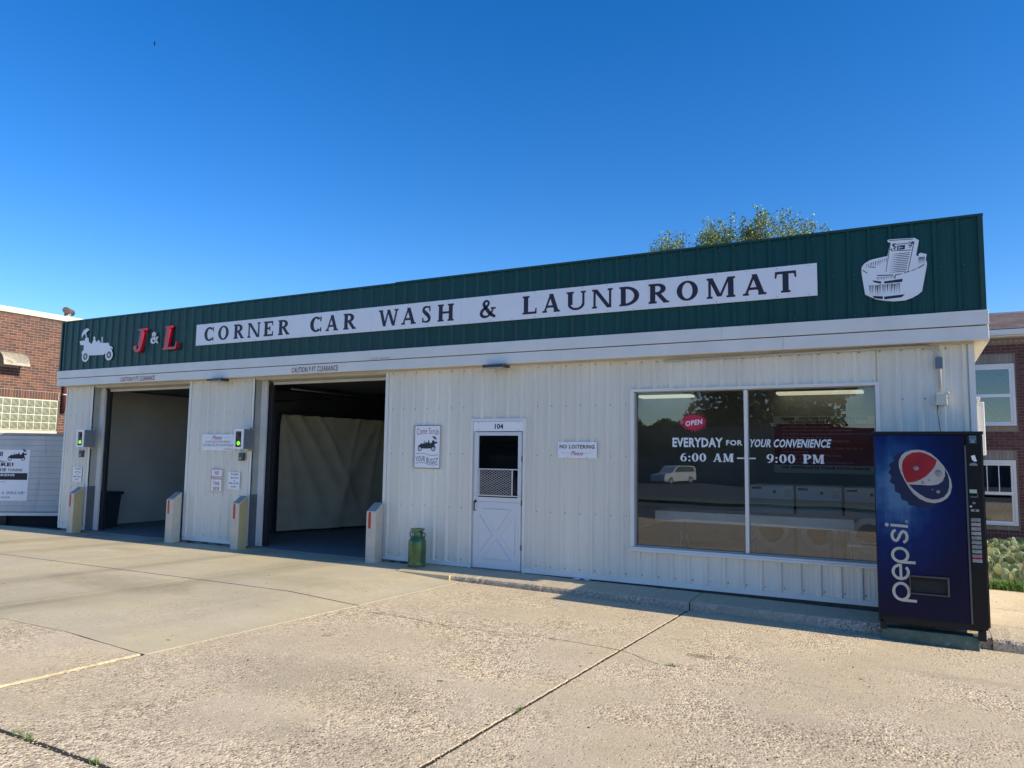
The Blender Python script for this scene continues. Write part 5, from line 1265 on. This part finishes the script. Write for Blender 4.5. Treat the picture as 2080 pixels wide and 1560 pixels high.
def rwin(x0, x1, z0, z1, grid):
    w_ = part('window', B().box(x0, x0+.055, 9.95, 10.02, z0, z1).box(x1-.055, x1, 9.95, 10.02, z0, z1).box(x0+.055, x1-.055, 9.95, 10.02, z1-.09, z1).box(x0+.055, x1-.055, 9.94, 10.02, z0, z0+.05), TRIM, rb, bevel=.003)
    zm = (z0+z1)/2-.02
    for (a, c, yy) in ((zm, z1-.09, 9.975), (z0+.05, zm, 9.985)):
        part('sash', B().box(x0+.056, x0+.1, yy, yy+.02, a, c).box(x1-.1, x1-.056, yy, yy+.02, a, c).box(x0+.1, x1-.1, yy, yy+.02, c-.03, c).box(x0+.1, x1-.1, yy, yy+.02, a, a+.035), SIGNW, w_)
        part('pane', B().box(x0+.1, x1-.1, yy+.008, yy+.012, a+.035, c-.03), GWIN, w_)
    part('blind', B().box(x0+.1, x1-.1, 10.0, 10.01, z0+.06, z1-.1), BL, w_)
    if grid:
        for f in (1/3, 2/3): xx = x0+.1+(x1-x0-.2)*f; part('muntin', B().box(xx-.008, xx+.008, 9.965, 9.9745, zm+.035, z1-.12), SIGNW, w_)
GWIN = glass_mat('far_glass', (.75, .8, .8), .08, 1.5)
rwin(1.20, 2.065, 2.50, 3.89, False); rwin(1.14, 2.01, .30, 1.735, True)

# ================================================================= CACTUS BED
PADM = M('cactus_pad', (.135, .185, .09), .65, var=.12, scale=20, rnd=.25); PADY = M('cactus_pad_pale', (.27, .30, .14), .65, var=.12, scale=20, rnd=.2); SPN = M('cactus_edge', (.45, .42, .25), .7)
b = B(); nU, nV = 14, 7
for j in range(nV+1):
    for i in range(nU):
        a = 2*math.pi*i/nU; ph = -math.pi/2+math.pi*j/nV; r_ = math.cos(ph)
        z = math.sin(a)*r_; x = math.cos(a)*r_
        sx = .48+.1*z; b.v.append(Vector((x*sx, math.sin(ph)*.085, .5+z*.52)))
for j in range(nV):
    for i in range(nU):
        a = j*nU+i; c = j*nU+(i+1) % nU; b.face([a, c, c+nU, a+nU], True)
for i in range(16):                                   # spine clusters
    a = 2*math.pi*i/16; r_ = .5+.03*math.sin(3*a); z = math.sin(a); x = math.cos(a); c = Vector((x*(.48+.1*z), 0, .5+z*.52)); b.m(1)
    n0 = len(b.v); k = .022; b.v += [c+Vector((k,0,0)), c+Vector((-k*.5,k,0)), c+Vector((-k*.5,-k,0)), c+Vector((x,0,z))*.06]; b.face([n0,n0+1,n0+3]); b.face([n0+1,n0+2,n0+3]); b.face([n0+2,n0,n0+3])
padme = [b.mesh('pad', [PADM, SPN]), b.mesh('pad', [PADY, SPN])]
rc_ = random.Random(21)
spots = []
for i in range(34):
    y = 2.95+i*.19+rc_.uniform(-.05, .05); px = rc_.uniform(-.15, 1.35)
    # bed widens to the right; keep near the visible strip
    x = .95+(y-2.9)*.075+px*.62
    spots.append((x, y))
def cactus(x, y, first=None, label='', npad=8):
    t = thing('prickly_pear', (x, y, -.09), label, 'cactus', 'prickly pear cacti in the bed')
    def pad(p, s, rx, rz, ry, mi):
        ob = bpy.data.objects.new('pad', padme[mi]); COL.objects.link(ob); ob.parent = t; ob.location = Vector(p); ob.scale = (s, s, s); ob.rotation_euler = (rx, ry, rz)
        return Vector(p)+(Matrix.Rotation(rz, 3, 'Z') @ Matrix.Rotation(ry, 3, 'Y') @ Matrix.Rotation(rx, 3, 'X') @ Vector((0, 0, s*.95)))
    for k in range(2 if y > 3.1 else 3):
        a = rc_.uniform(0, 3.1); base = (rc_.uniform(-.12, .12), rc_.uniform(-.1, .1), -.02)
        top = pad(base, rc_.uniform(.13, .18), rc_.uniform(-.4, .4), rc_.uniform(-.9, .9), rc_.uniform(-.4, .4), 0)
        for q in range(2):
            s = rc_.uniform(.10, .15); tt = top+Vector((rc_.uniform(-.04, .04), rc_.uniform(-.03, .03), -.03))
            t2 = pad(tt, s, rc_.uniform(-.5, .5), rc_.uniform(-1.2, 1.2), (-.5 if q else .5)+rc_.uniform(-.3, .3), rc_.choice((0, 0, 1)))
    return t
for i, (x, y) in enumerate(spots): cactus(x, y, label='prickly pear %s, %s' % (('in the front row by the grass', 'in the second row', 'in the middle of the bed', 'behind the middle of the bed', 'far back near the brick wall', 'last against the brick wall')[min(5, int((y-2.9)/1.05))], 'nearest the vending machine' if x < 1.2+(y-2.9)*.075+.1 else 'towards the right edge'))
bedz = lambda x, y: -.09+.012*(y-2.5)
weeds('grass_strip', [(.9+.1*i, 2.72+.0*i, .07, .06) for i in range(10)]+[(.95+.09*i, 2.85, .1, .1) for i in range(10)]+[(1.6, 6.5, .1, .2), (1.9, 8.6, .2, .3), (1.3, 7.8, .1, .2)], 120, .13, 'bright green grass along the front of the cactus bed', 5, zf=lambda x, y: bedz(x, y))
b = B(); rr = random.Random(9)
for i in range(60):
    x, y = rr.uniform(.9, 2.2), rr.uniform(2.75, 4.2); s = rr.uniform(.02, .05); b.lathe([(s*.7, 0), (s, s*.4), (s*.5, s*.7)], (x, y, -.095), 6)
part('bed_stones', b, M('bed_stone', (.42, .33, .25), .9, var=.2, rnd=.3), kind='stuff')['label'] = 'pale stones in the cactus bed'
# little litter on the walk
solo('litter_paper', B().quad((-4.28,-.10,-.022),(-4.18,-.12,-.018),(-4.12,-.08,-.006),(-4.22,-.05,-.012)).quad((-4.12,-.08,-.006),(-4.04,-.11,-.02),(-4.0,-.06,-.012),(-4.1,-.05,-.01)), SIGNW, (-4.15, -.08, -.02), 'scrap of white paper on the walk below the siding', 'litter')

# ================================================================= TREES
LEAF = M('leaf_spring', (.20, .285, .075), .6, var=.2, rnd=.35); LEAFD = M('leaf_dark', (.035, .06, .018), .7, rnd=.4); BARK = M('bark', (.13, .105, .085), .9, var=.2, scale=10)
def tree_behind():
    t = thing('tree', (-4, 12, -.2), 'leafing spring tree rising behind the green parapet', 'tree'); r = random.Random(12)
    tb, lf = B(), B()
    ENV = [(-7.2,8.1),(-6.7,8.4),(-6.0,8.5),(-5.7,8.65),(-5.45,8.1),(-5.2,8.65),(-4.6,8.75),(-4.1,8.6),(-3.6,8.95),(-3.2,8.95),(-2.8,8.55),(-2.5,8.2),(-2.2,8.55),(-1.9,8.25),(-1.5,7.7)]
    def env(x):
        for (a, za), (b_, zb) in zip(ENV, ENV[1:]):
            if x <= b_: return za+(zb-za)*(x-a)/(b_-a)
        return 7.5
    def leaf(p, n, s, spread):
        for _ in range(n):
            q = p+Vector((r.gauss(0, spread), r.gauss(0, spread), r.gauss(0, spread))); a = Vector((r.gauss(0,1), r.gauss(0,1), r.gauss(0,1))).normalized(); c = a.orthogonal().normalized(); d = a.cross(c); k = s*r.uniform(.5, 1.3)
            n0 = len(lf.v); lf.v += [q-c*k, q+d*k*.5, q+c*k, q-d*k*.5]; lf.face([n0, n0+1, n0+2, n0+3])
    limbs = []
    tb.tube([(-4, 12, -.2), (-4.05, 12, 1.5), (-4, 12.05, 3.2)], [.3, .25, .2], 10)
    for k in range(11):
        x = -6.6+k*.54; y = 12+r.uniform(-.7, .7); m = Vector(((x-4)/2, (12+y)/2, 4.7+r.uniform(-.2, .2))); e = Vector((x, y, env(x)-1.9+r.uniform(-.3, .1)))
        tb.tube([(-4+r.uniform(-.1, .1), 12, 3.0), m, e], [.13, .09, .055], 7); limbs.append(e)
    for k in range(190):
        e = r.choice(limbs); x = e.x+r.gauss(0, .38); x = min(max(x, -7.2), -1.75)
        thin = x > -2.5 or x < -6.7
        if thin and r.random() < .35: continue
        top = Vector((x+r.gauss(0, .08), e.y+r.gauss(0, .35), env(x)+(e.y-12)*.6-.12-abs(r.gauss(0, .42))+(.1 if r.random() < .15 else 0)))
        p0 = e+Vector((0, 0, r.uniform(-.5, .3))); m1 = p0.lerp(top, .35)+Vector(((top.x-p0.x)*.25, (top.y-p0.y)*.25, r.gauss(0, .05))); m2 = p0.lerp(top, .7)+Vector((r.gauss(0, .04), r.gauss(0, .04), 0))
        tb.tube([p0, m1, m2, top], [.022, .014, .009, .005], 4, caps=False)
        for q in range(6 if thin else 9):
            f = r.uniform(.3, 1.0); b0 = m1.lerp(top, f); tw = b0+Vector((r.gauss(0, .13), r.gauss(0, .13), r.uniform(.05, .26)))
            if tw.z > env(x)+.12: tw.z = b0.z+.03
            tb.tube([b0, tw], [.006, .004], 3, caps=False)
            leaf(tw, r.choice((5, 7, 9)), .038, .05)
            if r.random() < .8: leaf(b0.lerp(tw, .5), 5, .034, .045)
        leaf(top, 5, .034, .03)
    part('trunk', tb, BARK, t); part('crown', lf, LEAF, t)
tree_behind()
def far_tree(x, y, z0, h, rad, label, seed):
    t = thing('tree', (x, y, z0), label, 'tree', 'trees across the street behind the viewer'); r = random.Random(seed)
    part('trunk', B().tube([(x, y, z0), (x+.1, y, z0+h*.35), (x, y, z0+h*.7)], [.3, .24, .1], 8), BARK, t); b = B(); cl = [(Vector((x+r.gauss(0, rad*.5), y+r.gauss(0, rad*.4), z0+h*r.uniform(.4, .88))), rad*r.uniform(.28, .5)) for _ in range(26)]
    for c, cr in cl:
        for _ in range(170):
            d = Vector((r.gauss(0,1), r.gauss(0,1), r.gauss(0,1))).normalized()*cr*r.uniform(.7, 1.05); a = Vector((r.gauss(0,1), r.gauss(0,1), r.gauss(0,1))).normalized(); e = a.orthogonal().normalized(); f = a.cross(e); k = r.uniform(.18, .38); q = c+d
            n0 = len(b.v); b.v += [q-e*k, q+f*k, q+e*k, q-f*k]; b.face([n0, n0+1, n0+2, n0+3])
    part('crown', b, LEAFD, t)
for i, (x, y, h, rd) in enumerate(((-37, -92, 8.0, 4), (-30, -90, 8.8, 4.2), (-24, -92, 10.5, 4.5), (-17, -90, 18.5, 6.5), (-12, -91, 17, 5), (2, -96, 8, 5), (9, -96, 7.5, 5))):
    far_tree(x, y, -1.6, h, rd, ('small dark tree at the left end of the tree row across the street', 'second tree of the row across the street', 'third tree of the row, beside the tallest', 'tallest dark tree across the street', 'tree right of the tallest one across the street', 'low tree far right across the street', 'lowest tree at the right end across the street')[i], 40+i)

# across the street, seen only as reflections in the shop window
ob_ = thing('store_building', (-18, -80, -1.4), 'dark flat roofed store across the street', 'building')
part('wall', B().box(-65, 22, -86, -78, -1.9, 5.2), M('store_wall', (.07, .075, .085), .7), ob_); part('canopy', B().box(-65, 22, -77.9, -76, 3.4, 4.0), M('canopy_dark', (.05, .055, .065), .6), ob_)
for i in range(7): part('window', B().box(-50+i*9, -45.5+i*9, -77.99, -77.9, -.9, 1.6), RG, ob_)
SU = M('suv_white', (.62, .66, .74), .3, coat=.5); t = thing('parked_suv', (-22.8, -70, -1.2), 'white SUV parked across the street', 'SUV')
zz = -1.19
prof = [(-2.55,.35),(-2.6,.75),(-2.5,1.05),(-1.3,1.18),(-.75,1.75),(-.4,1.88),(2.2,1.88),(2.5,1.7),(2.6,1.1),(2.6,.4),(2.1,.3),(-2.1,.3)]
SF = (Vector((-22.8, -70, zz)), Vector((math.sin(.42), -math.cos(.42), 0)), Vector((math.cos(.42), math.sin(.42), 0)))
part('body', B().prism(prof, -.95, .95, SF), SU, t, bevel=.05)
part('side_window', B().prism([(-1.15,1.22),(-.68,1.7),(-.35,1.8),(2.1,1.8),(2.35,1.25)], .951, .956, SF).prism([(-1.15,1.22),(-.68,1.7),(-.35,1.8),(2.1,1.8),(2.35,1.25)], -.956, -.951, SF), RG, t)
for u in (-1.6, 1.6):
    wh = part('wheel', B().disc(u, .36, .38, .38, .72, .965, 20, SF), RUBR, t); part('rim', B().disc(u, .36, .23, .23, .966, .972, 16, SF), CHR, wh)
# bird
t = thing('bird', (-28.47, 10, 19.25), 'tiny dark bird flying in the upper left sky', 'bird'); p = Vector((-28.47, 10, 19.25))
b = B(); b.tube([p+rt*-.06, p+rt*-.02, p+rt*.04], [.004, .02, .008], 6); part('body', b, RUBR, t)
for s in (-1, 1):
    b = B(); n0 = len(b.v); b.v += [p+rt*-.03+up*.01*s, p+rt*.03+up*.01*s, p+rt*.025+up*s*.11, p+rt*.015+up*s*.14, p+rt*-.01+up*s*.08]
    b.v += [v+fw*.006 for v in b.v[:5]]; b.face([0,1,2,3,4]); b.face([9,8,7,6,5])
    for i in range(5): j = (i+1) % 5; b.face([j, i, i+5, j+5])
    part('wing', b, RUBR, t)
